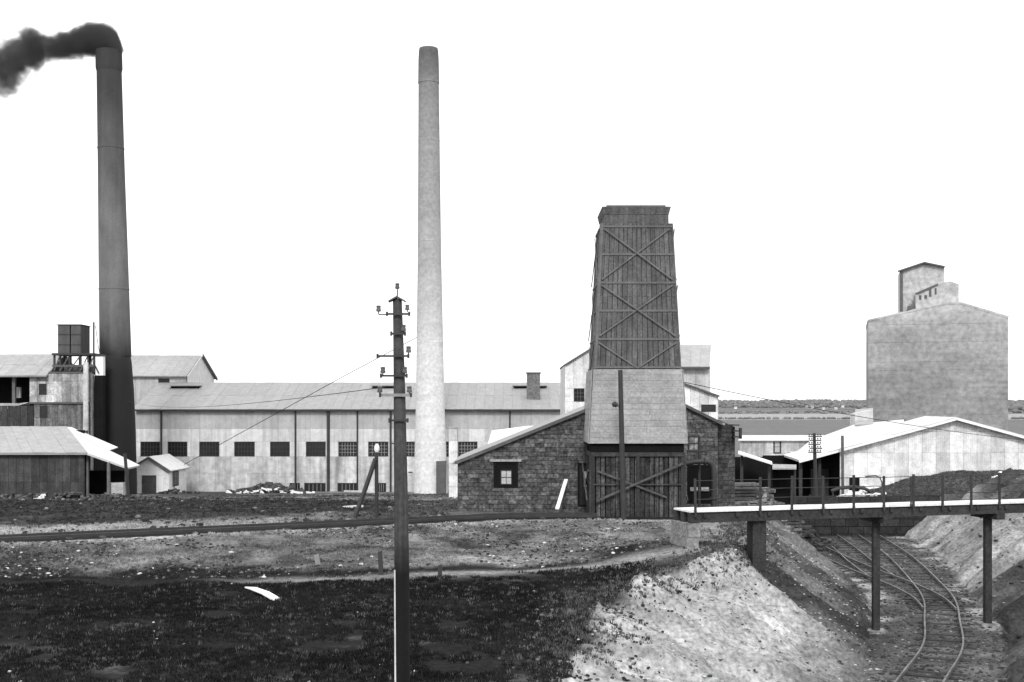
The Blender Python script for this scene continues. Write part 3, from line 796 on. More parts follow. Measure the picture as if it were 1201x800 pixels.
for sgn, xa in ((1, hx1 + .35), (-1, hx0 - .35)):
    dzz = (hza - hze) / (hx1 - hxm) * .35
    roof_sheets(hut, (xa, DH - .35, hze - dzz + .1), (xa, hy1 + .3, hze - dzz + .1), (hxm, hy1 + .3, hza + .12), (hxm, DH - .35, hza + .12), 5, 1, M_roof_white, th=.03, under=.08)
    MB().bar((xa, DH - .4, hze - dzz - .02), (hxm, DH - .4, hza + .02), .08, .2).build("barge_board", M_iron_grey, hut)
MB().tube([(hx1 + .3, DH + 1.0, hze - .2), (hx1 + .3, DH + 1.0, hz0)], .06, 6).build("downpipe", M_iron, hut)

# ------------------------------------------------------------------ debris by the long shed
def rubble(name, label, cx, cy, rx, ry, h, n, material, smin, smax, cat="rubble", kind="stuff", z=None):
    mb = MB()
    for i in range(n):
        r = math.sqrt(random.random()); t = random.uniform(0, 2 * math.pi)
        x, y = cx + rx * r * math.cos(t), cy + ry * r * math.sin(t)
        zz = (z if z is not None else gz(x, y)) + h * max(0, 1 - r) * random.uniform(.7, 1.05)
        s = random.uniform(smin, smax)
        e = Vector((random.gauss(0, 1), random.gauss(0, 1), random.gauss(0, .3))).normalized()
        mb.bar(Vector((x, y, zz)) - e * s * random.uniform(.5, 1.4), Vector((x, y, zz)) + e * s, s * random.uniform(.5, 1.2), s * random.uniform(.3, .9))
    return tag(mb.build(name, material), label, cat, kind=kind)
rubble("scrap_heap", "dark heap of scrap and timber lying against the foot of the long shed", X(315, 126), 126, 4.2, 1.2, 1.0, 170, mat("scrap", .06, var=.9, sc=(1, 1, 1), fine=.7, fsc=3), .2, .55)
rubble("pale_debris", "scattered pale debris at the foot of the scrap heap by the long shed", X(320, 125), 125, 5.0, 1.0, .5, 40, M_white, .12, .35)
rubble("scrap_heap", "dark oddments lying beside the white hut", X(212, 123), 121.5, 2.2, .8, .4, 50, _m["scrap"], .15, .4)
rubble("scrap_heap", "clutter lying in the shade under the open shed roof", X(70, 93), 93.5, 9, .8, .5, 110, mat("shade_clutter", .07, var=.9, fine=.8, fsc=3), .15, .45)
rubble("pale_debris", "pair of pale lumps in front of the open shed", X(48, 92), 92, .5, .4, .4, 6, M_white, .12, .28)

# concrete pillar
DC = 96
pil = thing("concrete_pillar", "square pale concrete pillar between the pale chimney and the stone building", "pillar", (X(532, DC), DC, gz(X(532, DC), DC)))
MB().box(X(526.5, DC), X(537, DC), DC, DC + .7, gz(X(532, DC), DC) - .3, Z(503, DC)).build("shaft", M_sheet, pil)
MB().box(X(526, DC), X(537.5, DC), DC - .05, DC + .75, Z(503, DC), Z(501, DC)).build("cap", M_abut, pil)
facade(pil, (0, DC, 0), UF, NF, [(X(526.5, DC), gz(X(532, DC), DC)), (X(537, DC), gz(X(532, DC), DC)), (X(537, DC), Z(503, DC)), (X(526.5, DC), Z(503, DC))], [], .9, .9, "block", M_gable, M_sheet, gap=.02)

# ------------------------------------------------------------------ stone building
DB = 64
bx0, bx1 = X(537, DB), X(842, DB); bzg = gz(X(640, DB), DB) - .5
bxa = X(756, DB); bza = Z(455, DB); bzl = Z(543, DB); bzr = Z(497, DB)
sb = thing("stone_building", "rough stone building with a sloping gable behind and either side of the timber tower", "building", ((bx0 + bx1) / 2, DB, bzg + .5))
def B_(px0, py0, px1, py1, d=DB): return (X(px0, d), Z(py1, d), X(px1, d), Z(py0, d))
h_w = B_(579, 541, 607.5, 572); h_d = B_(677.5, 543, 693.5, 594); h_r = B_(807, 511, 821, 529); h_o = B_(806, 545, 836, 590)
# left part, then right part (the outline is convex in each)
facade(sb, (0, DB, 0), UF, NF, [(bx0, bzg), (X(697, DB), bzg), (X(697, DB), Z(478.5, DB)), (bx0, bzl)], [h_w, h_d], .52, .235, "stone_block", M_block, M_mortar,
       th=.05, gap=.022, stagger=True, jit=.2, limit=200, wob=.6)
facade(sb, (0, DB, 0), UF, NF, [(X(800, DB), bzg), (bx1, bzg), (bx1, bzr), (X(800, DB), Z(476, DB))], [h_r, h_o], .52, .235, "stone_block", M_block, M_mortar,
       th=.05, gap=.022, stagger=True, jit=.2, limit=95, wob=.6)
MB().poly([(X(697, DB), DB + .02, bzg), (X(800, DB), DB + .02, bzg), (X(800, DB), DB + .02, Z(476, DB)), (bxa, DB + .02, bza), (X(697, DB), DB + .02, Z(478.5, DB))], (0, .25, 0)).build("hidden_wall", M_mortar, sb)
# openings
ow = window(sb, (0, DB, 0), UF, NF, h_w, 1, 1, fw=.13, mf=M_dark, mp=M_dark)
window(sb, (0, DB, 0), UF, NF, B_(587, 551, 600.5, 568.5), 2, 2, fw=.05, mf=M_frame, mp=M_glass_pale, bw=.03, base=.03, proud=.07, name="window")
window(sb, (0, DB, 0), UF, NF, h_d, 1, 1, fw=.1, mf=M_dark, mp=mat("door_dark", .02, var=.3), name="door")
window(sb, (0, DB, 0), UF, NF, B_(684, 552, 691, 571.5), 1, 2, fw=.03, mf=M_frame, mp=M_glass_pale, base=.03, proud=.06, name="window")
window(sb, (0, DB, 0), UF, NF, h_r, 2, 2, fw=.07, mp=M_rubble)
window(sb, (0, DB, 0), UF, NF, h_o, 1, 1, fw=.12, mf=M_dark, mp=M_dark, name="doorway")
piece("lintel", M_abut, (X(593, DB), DB - .06, Z(540, DB)), (1.7, .14, .12), sb)
for a, b in ((809, 818), (822, 831)):
    piece("sill_stone", M_abut, (X((a + b) / 2, DB), DB - .12, Z(573.5, DB)), ((b - a) * DB / F, .1, .2), sb)
# roof, verge and gutter
MB().bar((bx0 - .15, DB - .12, bzl + .0), (X(697, DB), DB - .12, Z(478.5, DB) + .07), .28, .17).build("verge", M_iron_grey, sb)
MB().bar((X(800, DB), DB - .12, Z(475.5, DB) + .07), (bx1 + .2, DB - .12, bzr), .28, .15).build("verge", M_iron_grey, sb)
slab(sb, [(bx0 - .3, DB - .02, bzl + .0), (bx0 - .3, DB + 11, bzl + .0), (bxa, DB + 11, bza + .1), (bxa, DB - .02, bza + .1)], .1, "roof", M_roof_grey)
slab(sb, [(bx1 + .4, DB - .02, bzr + .0), (bx1 + .4, DB + 11, bzr + .0), (bxa, DB + 11, bza + .1), (bxa, DB - .02, bza + .1)], .1, "roof", M_roof_grey)
MB().box(bx0, bx0 + .25, DB + .02, DB + 10.5, bzg, bzl - .1).build("side_wall", M_block_dark, sb)
MB().box(bx0, bx1, DB + 10.3, DB + 10.5, bzg, bzl).build("rear_wall", M_block_dark, sb)
# set back wing on the right
bw_ = B_(842.3, 491, 862, 606, DB + 1)
facade(sb, (0, DB + 1, 0), UF, NF, [(bw_[0], bzg), (bw_[2], bzg), (bw_[2], Z(501, DB + 1)), (bw_[0], Z(492, DB + 1))], [], .5, .235, "stone_block_dark", M_block_dark, M_mortar, th=.05, gap=.02, stagger=True, jit=.2, limit=100)
MB().box(bw_[2] - .25, bw_[2] - .01, DB + 1.02, DB + 10, bzg, Z(501, DB + 1)).build("wing_side_wall", M_block_dark, sb)
for k, yy in enumerate((498, 505, 512)):
    MB().box(X(862, DB), X(869 + k, DB), DB + .4, DB + 1.6, Z(yy + 1.5, DB), Z(yy, DB)).build("bracket", M_iron, sb)
MB().box(X(869, DB), X(872, DB), DB + .4, DB + .6, Z(515, DB), Z(502, DB)).build("bracket_post", M_iron, sb)
# pale-roofed outbuilding showing over the slope
ob = thing("outbuilding", "low outbuilding with a brilliant white roof behind the stone building's slope", "outbuilding", (X(600, 80), 80, gz(X(600, 80), 80)))
slab(ob, [W(572, 521, 78), W(640, 521, 78), W(648, 499, 82), W(620, 499.5, 82), W(577, 505, 81)], .12, "roof", M_white)
MB().box(X(574, 79), X(640, 79), 79, 81, gz(X(600, 80), 80) - .3, Z(524, 79)).build("wall", M_gable, ob)

# bent black pipe by the tower
pp = thing("bent_pipe", "thick black iron pipe bending down beside the tower in front of the stone doorway", "pipe", (X(838, 61), 61, gz(X(838, 61), 61, False)))
D_ = 61
MB().tube([W(799, 546, D_), W(806, 543, D_), W(815, 541.5, D_), W(828, 541, D_), W(834, 543, D_), W(837, 549, D_), W(837.5, 560, D_), W(837.5, 598, D_)], [.12, .13, .13, .13, .15, .16, .16, .16], 10).build("pipe", M_iron, pp, smooth=True)
MB().tube([W(837.5, 585, D_), W(837.5, 583, D_)], .24, 10).build("flange", M_iron, pp)
MB().tube([W(828, 541, D_), W(826, 541, D_)], .2, 10).build("flange", M_iron, pp)
vp = thing("valve_post", "thin iron valve post with a crossbar beside the tower's right edge", "post", (X(820, 61.5), 61.5, gz(X(820, 61.5), 61.5)))
MB().tube([W(820, 600, 61.5), W(820, 512, 61.5)], .07, 8).build("post", M_iron, vp)
MB().tube([W(806, 529, 61.5), W(828, 529, 61.5)], .07, 6).build("crossbar", M_iron, vp)
MB().tube([W(807, 512, 61.5), W(820, 512, 61.5)], .035, 6).build("arm", M_iron, vp)

# ------------------------------------------------------------------ mill house behind the tower
D8 = 82
mh = thing("mill_house", "pale corrugated mill house with small windows rising behind the timber tower", "industrial building", (X(740, D8), D8, gz(X(700, D8), D8)))
zb8 = gz(X(700, D8), D8) - .3
hw = (X(673, D8), Z(471, D8), X(685.5, D8), Z(455.5, D8))
facade(mh, (0, D8, 0), UF, NF, [(X(662.5, D8), zb8), (X(742, D8), zb8), (X(742, D8), Z(393, D8)), (X(718, D8), Z(393, D8)), (X(662.5, D8), Z(427, D8))], [hw], .62, [zb8, Z(500, D8), Z(465, D8), Z(390, D8)], "wall_sheet", M_gable, M_sheet)
window(mh, (0, D8, 0), UF, NF, hw, 3, 3, fw=.06, mp=M_glass, mbar=M_iron_grey)
slab(mh, [(X(661.5, D8), D8 - .2, Z(427.5, D8)), (X(661.5, D8), D8 + 8, Z(427.5, D8)), (X(718, D8), D8 + 8, Z(392.5, D8)), (X(718, D8), D8 - .2, Z(392.5, D8))], .12, "roof", M_iron_grey)
MB().box(X(662.5, D8), X(664, D8), D8 + .05, D8 + 7.8, zb8, Z(428, D8)).build("side_wall", M_sheet, mh)
facade(mh, (0, D8 + 1, 0), UF, NF, [(X(742, D8 + 1), zb8), (X(833, D8 + 1), zb8), (X(833, D8 + 1), Z(430, D8 + 1)), (X(742, D8 + 1), Z(430, D8 + 1))], [], .62, 3, "wall_sheet", M_sheet_low, M_sheet)
roof_sheets(mh, (X(742, D8), D8 + .6, Z(430.5, D8)), (X(834, D8), D8 + .6, Z(430.5, D8)), (X(834, D8 + 5), D8 + 5, Z(405, D8 + 5)), (X(742, D8 + 5), D8 + 5, Z(405, D8 + 5)), 8, 1, M_roof_pale)
MB().box(X(742, D8), X(834, D8), D8 + .45, D8 + .58, Z(432, D8), Z(430, D8)).build("gutter", M_iron_grey, mh)
wr = (X(821, D8), Z(483, D8), X(838, D8), Z(474.5, D8))
facade(mh, (0, D8 - .5, 0), UF, NF, [(X(798, D8), zb8), (X(841, D8), zb8), (X(841, D8), Z(463.5, D8)), (X(798, D8), Z(448, D8))], [wr], .62, 1.6, "wall_sheet", M_gable, M_sheet)
window(mh, (0, D8 - .5, 0), UF, NF, wr, 2, 1, fw=.05)
slab(mh, [(X(842, D8), D8 - .8, Z(464, D8)), (X(842, D8), D8 + 3, Z(464, D8)), (X(796, D8), D8 + 3, Z(447.5, D8)), (X(796, D8), D8 - .8, Z(447.5, D8))], .1, "lean_to_roof", M_iron_grey)

# ------------------------------------------------------------------ timber cooling tower
TX, TY = 6.31, 62.2
M_low = mat('old_timber', .08, var=.4, fine=.3)
def hw_(z):     # half width at height z
    return float(np.interp(z, [6, 10.2, 10.2001, 13.93, 13.9301, 21.32], [2.32, 2.32, 2.42, 2.22, 2.165, 1.79]))
zG = gz(TX, 60) - .4
tw = thing("timber_tower", "tall tapering timber cooling tower with cross braces and a pale boarded skirt", "cooling tower", (TX, TY, zG + .4))
FACES = [(Vector((1, 0, 0)), Vector((0, -1, 0))), (Vector((0, 1, 0)), Vector((-1, 0, 0))), (Vector((0, 1, 0)), Vector((1, 0, 0))), (Vector((1, 0, 0)), Vector((0, 1, 0)))]
def TP(fc, s, z, off=0, h=None):
    u, n = FACES[fc]; hh = hw_(z) if h is None else h
    return Vector((TX, TY, z)) + n * (hh + off) + u * s * hh
def core(z0, h0, z1, h1, name, m_):
    mb = MB(); b = [Vector((TX + a * h0, TY + c * h0, z0)) for a, c in ((-1, -1), (1, -1), (1, 1), (-1, 1))]
    t = [Vector((TX + a * h1, TY + c * h1, z1)) for a, c in ((-1, -1), (1, -1), (1, 1), (-1, 1))]
    mb.v = [tuple(p) for p in b + t]
    mb.f = [(0, 1, 2, 3), (7, 6, 5, 4)] + [(i, (i + 1) % 4, 4 + (i + 1) % 4, 4 + i) for i in range(4)]
    return mb.build(name, m_, tw)
core(13.9, 2.13, 21.32, 1.755, "inner_shell", M_dark)
core(zG, 2.2, 10.2, 2.2, "inner_shell", M_dark)
core(10.2, 2.3, 13.93, 2.1, "inner_shell", M_dark)
def quad(fc, s0, s1, z0, z1, off, th, ha=None, hb=None):
    u, n = FACES[fc]
    p = [TP(fc, s0, z0, off, ha), TP(fc, s1, z0, off, ha), TP(fc, s1, z1, off, hb), TP(fc, s0, z1, off, hb)]
    return MB().poly(p, n * th)
ZT = 21.32
for fc in range(4):
    nb = 16
    for i in range(nb):                                  # upper boarding, two lengths
        s0, s1 = -1 + 2 * i / nb + .006, -1 + 2 * (i + 1) / nb - .006
        zc_ = 17.6 + random.uniform(-.03, .03)
        quad(fc, s0, s1, 13.95, zc_, -.034 + random.uniform(0, .01), .034).build("wall_board", M_board, tw)
        quad(fc, s0, s1, zc_ + .01, ZT, -.034 + random.uniform(0, .01), .034).build("wall_board", M_board, tw)
    # rails
    zl = [Z(q_, 60.2) for q_ in (431, 398, 364.5, 331.5, 298, 265)]
    for z in zl: quad(fc, -1.0, 1.0, z - .05, z + .05, .008, .04, hw_(z), hw_(z)).build("rail", M_batten, tw)
    for a, b in ((zl[5], zl[3]), (zl[3], zl[1]), (zl[1], 13.98)):
        lo = b
        u, n = FACES[fc]
        for sg in (1, -1):
            t_ = .94 if b == zl[1] or b == zl[3] else None
            if b < 14:                                  # the lowest cross is cut off half way by the skirt
                p0, p1 = TP(fc, sg * .92, a - .18, .075), TP(fc, sg * .0, 13.98, .075)
            else:
                p0, p1 = TP(fc, sg * .92, a - .12, .072 + (.0 if sg > 0 else .045)), TP(fc, -sg * .92, b + .16, .072 + (.0 if sg > 0 else .045))
            MB().bar(p0, p1, .075, .04, up=n).build("brace", M_batten, tw)
    # corner posts
    for sg in (-1,):
        MB().poly([TP(fc, -1, 13.95, .0) + Vector((0, 0, 0)), TP(fc, -.95, 13.95, .0), TP(fc, -.94, ZT, .0), TP(fc, -1, ZT, .0)], FACES[fc][1] * .05).build("corner_board", M_batten, tw)
    # skirt of broad horizontal boards
    if fc < 3:
        rows = 13
        for i in range(rows):
            z0 = 10.2 + (13.93 - 10.2) * i / rows; z1 = 10.2 + (13.93 - 10.2) * (i + 1) / rows - .008
            ha, hb = hw_(z0 + .001), hw_(min(z1, 13.929))
            for s0, s1 in ((-1, random.uniform(-.4, .3)),):
                quad(fc, -1, s1, z0, z1, .03 + random.uniform(0, .01), .03, ha, hb).build("skirt_board", M_skirt, tw)
                quad(fc, s1 + .004, 1, z0, z1, .03 + random.uniform(0, .01), .03, ha, hb).build("skirt_board", M_skirt, tw)
        for sg in (-1, 1):
            quad(fc, sg * .985, sg * 1.012, 10.2, 13.93, .062, .03, 2.42, 2.2).build("skirt_edge", M_skirt, tw)
        # dark lower storey
        nb = 19
        for i in range(nb):
            s0 = -1 + 2 * i / nb; s1 = s0 + 2 / nb * random.uniform(.7, .97)
            quad(fc, s0, s1, zG, 9.75, -.08 + random.uniform(0, .03), .03).build("lower_board", M_board_black, tw)
        quad(fc, -1, 1, 9.55, 9.75, .0, .08).build("head_beam", M_board_dark, tw)
        quad(fc, -1, 1, 9.76, 10.19, -.05, .03).build("head_board", M_dark, tw)
        for s in (-.97, 0.0, .97):
            quad(fc, s - .035, s + .035, zG, 9.54, .0, .1).build("post", M_board_dark, tw)
        n = FACES[fc][1]
        MB().bar(TP(fc, -.88, Z(552, 60), .14), TP(fc, .62, Z(583, 60), .14), .09, .06, up=n).build("brace", M_low, tw)
        MB().bar(TP(fc, .97, Z(543, 60), .22), TP(fc, -.9, Z(587, 60), .22), .1, .06, up=n).build("brace", M_low, tw)
        MB().bar(TP(fc, -1, Z(568, 60), .08), TP(fc, 1, Z(568, 60), .08), .06, .05, up=n).build("rail", M_board_dark, tw)
core(ZT, 1.64, Z(251, 60.4), 1.63, "neck", M_board)
core(Z(251, 60.4), 1.65, Z(243, 60.4), 1.73, "cornice", M_board)
core(Z(243, 60.4) + .001, 1.74, Z(242, 60.4), 1.74, "cap_board", M_batten)
core(Z(242, 60.4), 1.5, Z(239.5, 60.4), 1.5, "lid", M_board)

# pole in front of the tower
def pole(name, label, px, py0, py1, d, r, arms=(), lean=0, **k):
    z0 = gz(X(px, d), d)
    t = thing(name, label, "telegraph pole" if arms else "pole", (X(px, d), d, z0), **k)
    MB().tube([(X(px + lean, d), d, z0 - .4), (X(px, d), d, Z(py0, d))], [r * 1.1, r * .85], 10).build("shaft", M_iron if not arms else M_pole, t, smooth=True)
    return t
p2 = pole("tall_pole", "slim dark pole standing against the pale skirt of the timber tower", 727.5, 434, 600, 58, .13, lean=4)
MB().tube([W(718, 475, 57.8), W(721, 474, 57.8), W(724, 476, 57.8)], [.09, .14, .1], 8).build("insulator", M_iron, p2)
MB().tube([W(724, 476, 57.8), W(729, 477, 58)], .03, 5).build("bracket", M_iron, p2)

# small props round the tower
def plank(name, label, a, b, w, t, m_, cat="plank"):
    o = MB().bar(a, b, w, t).build(name, m_)
    return tag(o, label, cat)
pa, pb = W(653.5, 597, 61), W(664, 562.5, 63.6)
plank("leaning_plank", "pale plank leaning against the stone building left of its door", pa, pb, .2, .06, M_white)

# ------------------------------------------------------------------ tracks
def smooth_curve(pts, step=1.0):
    pts = [Vector((p[0], p[1])) for p in pts]; out = []
    for i in range(len(pts) - 1):
        p0 = pts[max(i - 1, 0)]; p1 = pts[i]; p2_ = pts[i + 1]; p3 = pts[min(i + 2, len(pts) - 1)]
        n = max(2, int((p2_ - p1).length / step))
        for k in range(n):
            t = k / n
            out.append(.5 * ((2 * p1) + (p2_ - p0) * t + (2 * p0 - 5 * p1 + 4 * p2_ - p3) * t * t + (3 * p1 - p0 - 3 * p2_ + p3) * t ** 3))
    out.append(pts[-1]); return out

def track(name, label, pts, z, gauge=1.435, m_r=None, sleeper=True, sp=.72, rw=.07, rh=.12, zf=None, head=True, slen=2.4):
    c = smooth_curve(pts, .6)
    root = thing(name, label, "railway track", (c[0].x, c[0].y, z))
    def zat(p): return z if zf is None else zf(p)
    for sg in (-1, 1):
        mb = MB(); prev = None
        for k, p in enumerate(c):
            d = (c[min(k + 1, len(c) - 1)] - c[max(k - 1, 0)]).normalized(); nrm = Vector((d.y, -d.x))
            q_ = p + nrm * sg * gauge / 2; zz = zat(p)
            ring = [Vector((q_.x + nrm.x * a * rw / 2, q_.y + nrm.y * a * rw / 2, zz + b)) for a, b in ((-1, .0), (1, .0), (1, rh), (-1, rh))]
            b0 = len(mb.v); mb.v += [tuple(v) for v in ring]
            if prev is not None:
                for i in range(4): mb.f.append((prev + i, prev + (i + 1) % 4, b0 + (i + 1) % 4, b0 + i))
            prev = b0
        mb.f.append((0, 1, 2, 3)); mb.f.append((prev + 3, prev + 2, prev + 1, prev))
        mb.build("rail", m_r or M_rail, root)
    acc = 0
    for k in range(1, len(c)):
        seg = (c[k] - c[k - 1]).length; acc += seg
        if acc >= sp:
            acc = 0; d = (c[k] - c[k - 1]).normalized(); ang = math.atan2(d.y, d.x) - math.pi / 2
            piece("sleeper", M_sleeper, (c[k].x, c[k].y, zat(c[k]) - .12 + random.uniform(-.02, .01)), (slen * random.uniform(.93, 1.05), .25, .12), root, (0, 0, ang + random.uniform(-.03, .03)))
    return root
zfl_ = CZ - FLOOR + .09
track("railway_track", "main curving railway track on the cutting floor, its rails bending away under the bridge",
      [(8.6, 30), (14.0, 40.65), (16.6, 46), (18.56, 51.5), (20.4, 57), (21.8, 62.9), (24.0, 74), (25.7, 86)], zfl_)
track("railway_track", "straight branch track leaving the main curve leftwards beneath the bridge",
      [(19.55, 54.6), (20.15, 58), (20.25, 62.3), (19.95, 67.5), (19.85, 74), (20.0, 86)], zfl_ + .004)
track("railway_track", "short crossover track between the branch and the main curve near the dark wall",
      [(20.1, 65), (20.75, 71), (21.6, 77), (22.7, 86)], zfl_ + .008)
def zt_(p): return gz(p.x, p.y, False) + .06
track("tramway_track", "level dark tramway track along the top of the grassy bank at the left",
      [(-34, 44.5), (-29, 45.3), (-21, 49.0), (-13, 53.05), (-7, 56.1), (-2, 58.6), (1.5, 59.3), (4.2, 59.2)], gz(0, 58), m_r=M_rail_dark, zf=zt_, gauge=1.2, sp=.8, slen=1.7, rh=.11)

# ------------------------------------------------------------------ the bridge
BL, BR = Vector((6.92, 46.25)), Vector((32.4, 54.0))
bd = (BR - BL).normalized(); bn = Vector((-bd.y, bd.x))    # bn points away from the camera
def BP(s, w, z): 
    p = BL + bd * s + bn * w
    return Vector((p.x, p.y, z))
blen = (BR - BL).length
zd = CZ - 4.0
br = thing("footbridge", "narrow timber bridge with white deck and post railing crossing the railway cutting", "bridge", (BL.x, BL.y, zd))
bang = math.atan2(bd.y, bd.x)
npl = 82
for i in range(npl):
    c = BP((i + .5) * blen / npl, .8, zd - .04 + random.uniform(-.006, .006))
    piece("deck_plank", M_deck, c, (blen / npl - .015, 1.55, .07), br, (0, 0, bang))
for i in range(9):
    c = BP((i + .5) * blen / 9, -.02, zd - .02); piece("kerb_board", M_deck, c, (blen / 9 - .02, .07, .09), br, (0, 0, bang))
for w in (.15, .8, 1.45):
    MB().poly([BP(0, w - .12, zd - .1), BP(blen, w - .12, zd - .1), BP(blen, w + .12, zd - .1), BP(0, w + .12, zd - .1)], (0, 0, -.38)).build("girder", M_girder, br)
for i in range(20):
    p = BP(.6 + i * 1.4, .8, zd - .2); piece("cross_beam", M_girder, p, (.14, 1.7, .16), br, (0, 0, bang))
# railing
npost = 20
for i in range(npost):
    s = .15 + i * 1.405
    h = 1.28 + random.uniform(-.04, .04)
    if i == 1: continue
    o = piece("railing_post", M_iron, BP(s, -.1, zd - .18 + (h + .1) / 2), (.085, .07, h + .2), br, (random.uniform(-.012, .012), random.uniform(-.012, .012), bang))
    if i in (7,):
        piece("railing_post", M_iron, BP(s - .12, -.1, zd + .5), (.05, .05, 1.15), br, (0, 0, bang))
for hh in (1.22, .86, .5, .2):
    MB().tube([BP(k * 1.405 + .15, -.13, zd + hh - .05 + (0 if k % 2 else -.012)) for k in range(npost)], .016, 5).build("railing_wire", M_iron, br)
# supports: single timber legs on pads
for px, d in ((1028.5, None), (1160, None)):
    # intersection of the viewing ray with the bridge's centre line
    kx = (px - CX) / F
    s = (kx * BL.y - BL.x) / (bd.x - kx * bd.y)
    s0 = s
    for w in (.8,):
        c = BP(s0, w, 0); kx2 = (c.x / c.y); s1_ = s0 + (kx - kx2) * c.y / bd.x
        c = BP(s1_, w, 0)
        zf_ = gz(c.x, c.y, False) - .3
        lg = MB().poly([c + Vector((-.14, -.14, zf_)), c + Vector((.14, -.14, zf_)), c + Vector((.14, .14, zf_)), c + Vector((-.14, .14, zf_))], (0, 0, zd - .49 - zf_)).build("leg", M_girder, br)
        MB().box(c.x - .4, c.x + .4, c.y - .4, c.y + .4, zf_ - .1, zf_ + .42).build("foot_pad", M_rubble, lg)
        MB().poly([BP(s1_ - .2, -.05, zd - .48), BP(s1_ + .2, -.05, zd - .48), BP(s1_ + .2, 1.65, zd - .48), BP(s1_ - .2, 1.65, zd - .48)], (0, 0, -.25)).build("cap_beam", M_girder, lg)
c = BP(3.2, .8, 0); zf_ = gz(c.x, c.y, False) - .6
MB().box(c.x - .2, c.x + .1, c.y - .6, c.y + .6, zf_, zd - .49).build("pier", M_girder, br)
MB().box(c.x + .11, c.x + .35, c.y - .55, c.y + .6, zf_, zd - .49).build("pier", M_girder, br)
# stone abutment
ab = thing("bridge_abutment", "pale stone abutment block carrying the left end of the bridge", "abutment", (BL.x + .3, BL.y + 1, gz(BL.x, BL.y)))
za0 = gz(6.3, 46) - 1.2
for k in range(4):
    for j in range(1):
        zz = za0 + (zd - .49 - za0) * k / 4
        p = BP(.1 + .36 * j + (.06 if k % 2 else 0), .8, zz + (zd - .49 - za0) / 8)
        piece("stone_block", mat("stained_stone", .2, var=.4, fine=.4), p, (.5, 1.6, (zd - .49 - za0) / 4 - .015), ab, (0, 0, bang))

# retaining wall where the cutting ends
rw = thing("retaining_wall", "dark retaining wall closing the far end of the cutting behind the bridge", "retaining wall", (23, 86.6, CZ - FLOOR))
facade(rw, (0, 86.5, 0), UF, NF, [(15.5, CZ - 9.7), (31, CZ - 9.7), (31, CZ - 6.4), (15.5, CZ - 6.6)], [], 1.1, .55, "stone_block", mat("dark_wall_stone", .028, var=.5, sc=(2, 2, 2), fine=.5, rnd=.3), M_dark, th=.06, gap=.04, stagger=True, jit=.2, back=.6)  # very dark stone tone over the whole wall

# ------------------------------------------------------------------ right-hand gabled shed
DG = 100; sg_ = DG / F
gsh = thing("gabled_shed", "broad white roofed shed with a streaked pale gable and open dark side", "industrial shed", (X(1120, DG), DG, gz(X(1000, DG), DG)))
gx0, gxm, gx1 = X(985, DG), X(1120, DG), X(1285, DG)
zb9 = gz(X(1000, DG), DG) - .5
def groof(px):
    return float(np.interp(px, [936, 1120, 1302], [Z(541, DG), Z(491, DG), Z(541, DG)]))
dh = (X(996, DG), zb9, X(1008, DG), Z(560, DG))
facade(gsh, (0, DG, 0), UF, NF, [(gx0, zb9), (gx1, zb9), (gx1, groof(1285) - .1), (gxm, groof(1120) - .1), (gx0, groof(985) - .1)], [dh], 1.15,
       [zb9, Z(557, DG), Z(531, DG), Z(506, DG), Z(480, DG)], "wall_sheet", M_gable, M_sheet_dull)
window(gsh, (0, DG, 0), UF, NF, dh, 1, 1, fw=.07, mf=M_dark, mp=M_dark, name="doorway")
LEN = 10.7
rx = .11 * LEN     # the ridge runs back and slightly to the right
def gp(px, dy, up=0): return Vector((X(px, DG) + (rx * dy / LEN), DG + dy, groof(px) + up))
roof_sheets(gsh, gp(936, -.5, .08), gp(936, LEN, .08), gp(1120, LEN, .08), gp(1120, -.5, .08), 6, 5, M_roof_white, th=.04, under=.14)
roof_sheets(gsh, gp(1302, -.5, .08), gp(1302, LEN, .08), gp(1120, LEN, .08), gp(1120, -.5, .08), 6, 5, M_roof_white, th=.04, under=.14)
MB().bar(gp(936, -.62, -.02), gp(1120, -.62, -.02), .08, .2).build("barge_board", M_white, gsh)
MB().bar(gp(1302, -.62, -.02), gp(1120, -.62, -.02), .08, .2).build("barge_board", M_white, gsh)
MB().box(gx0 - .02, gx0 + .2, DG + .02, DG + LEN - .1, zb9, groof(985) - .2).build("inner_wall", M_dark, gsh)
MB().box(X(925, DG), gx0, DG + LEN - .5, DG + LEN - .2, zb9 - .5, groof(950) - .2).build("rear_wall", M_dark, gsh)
for px in (940, 962): piece("post", M_board_dark, (X(px, DG), DG + .3, (zb9 + groof(px)) / 2 - .1), (.25, .25, groof(px) - zb9 - .3), gsh)
facade(gsh, (0, DG + 3, 0), UF, NF, [(X(962, DG), zb9), (gx0 - .1, zb9), (gx0 - .1, Z(552, DG)), (X(962, DG), Z(552, DG))], [], .5, 4, "side_board", M_board_dark, M_dark)
# gable post, bright debris and awning
gp1 = thing("wooden_post", "thin grey post standing just left of the white gable wall", "post", (X(988, 98.5), 98.5, zb9))
MB().tube([(X(988.5, 98.5), 98.5, zb9), (X(988, 98.5), 98.5, Z(511, 98.5))], .12, 7).build("shaft", M_iron_grey, gp1)
aw = thing("curved_awning", "low dark curved canopy in front of the shed doorway", "awning", (X(995, 94), 94, gz(X(995, 94), 94)))
MB().tube([W(975, 576, 94), W(985, 572.5, 94), W(1000, 571, 94), W(1014, 573, 94), W(1021, 577, 94)], .14, 7).build("canopy", M_iron, aw)
for px in (977, 1019): piece("leg", M_iron, (X(px, 94), 94, (Z(576, 94) + gz(X(px, 94), 94)) / 2), (.1, .1, max(.3, Z(576, 94) - gz(X(px, 94), 94))), aw)
rubble("pale_spoil", "low heap of white spoil spilling before the gable wall", X(1002, 93), 92.5, 2.4, .9, .55, 70, M_white, .1, .3)
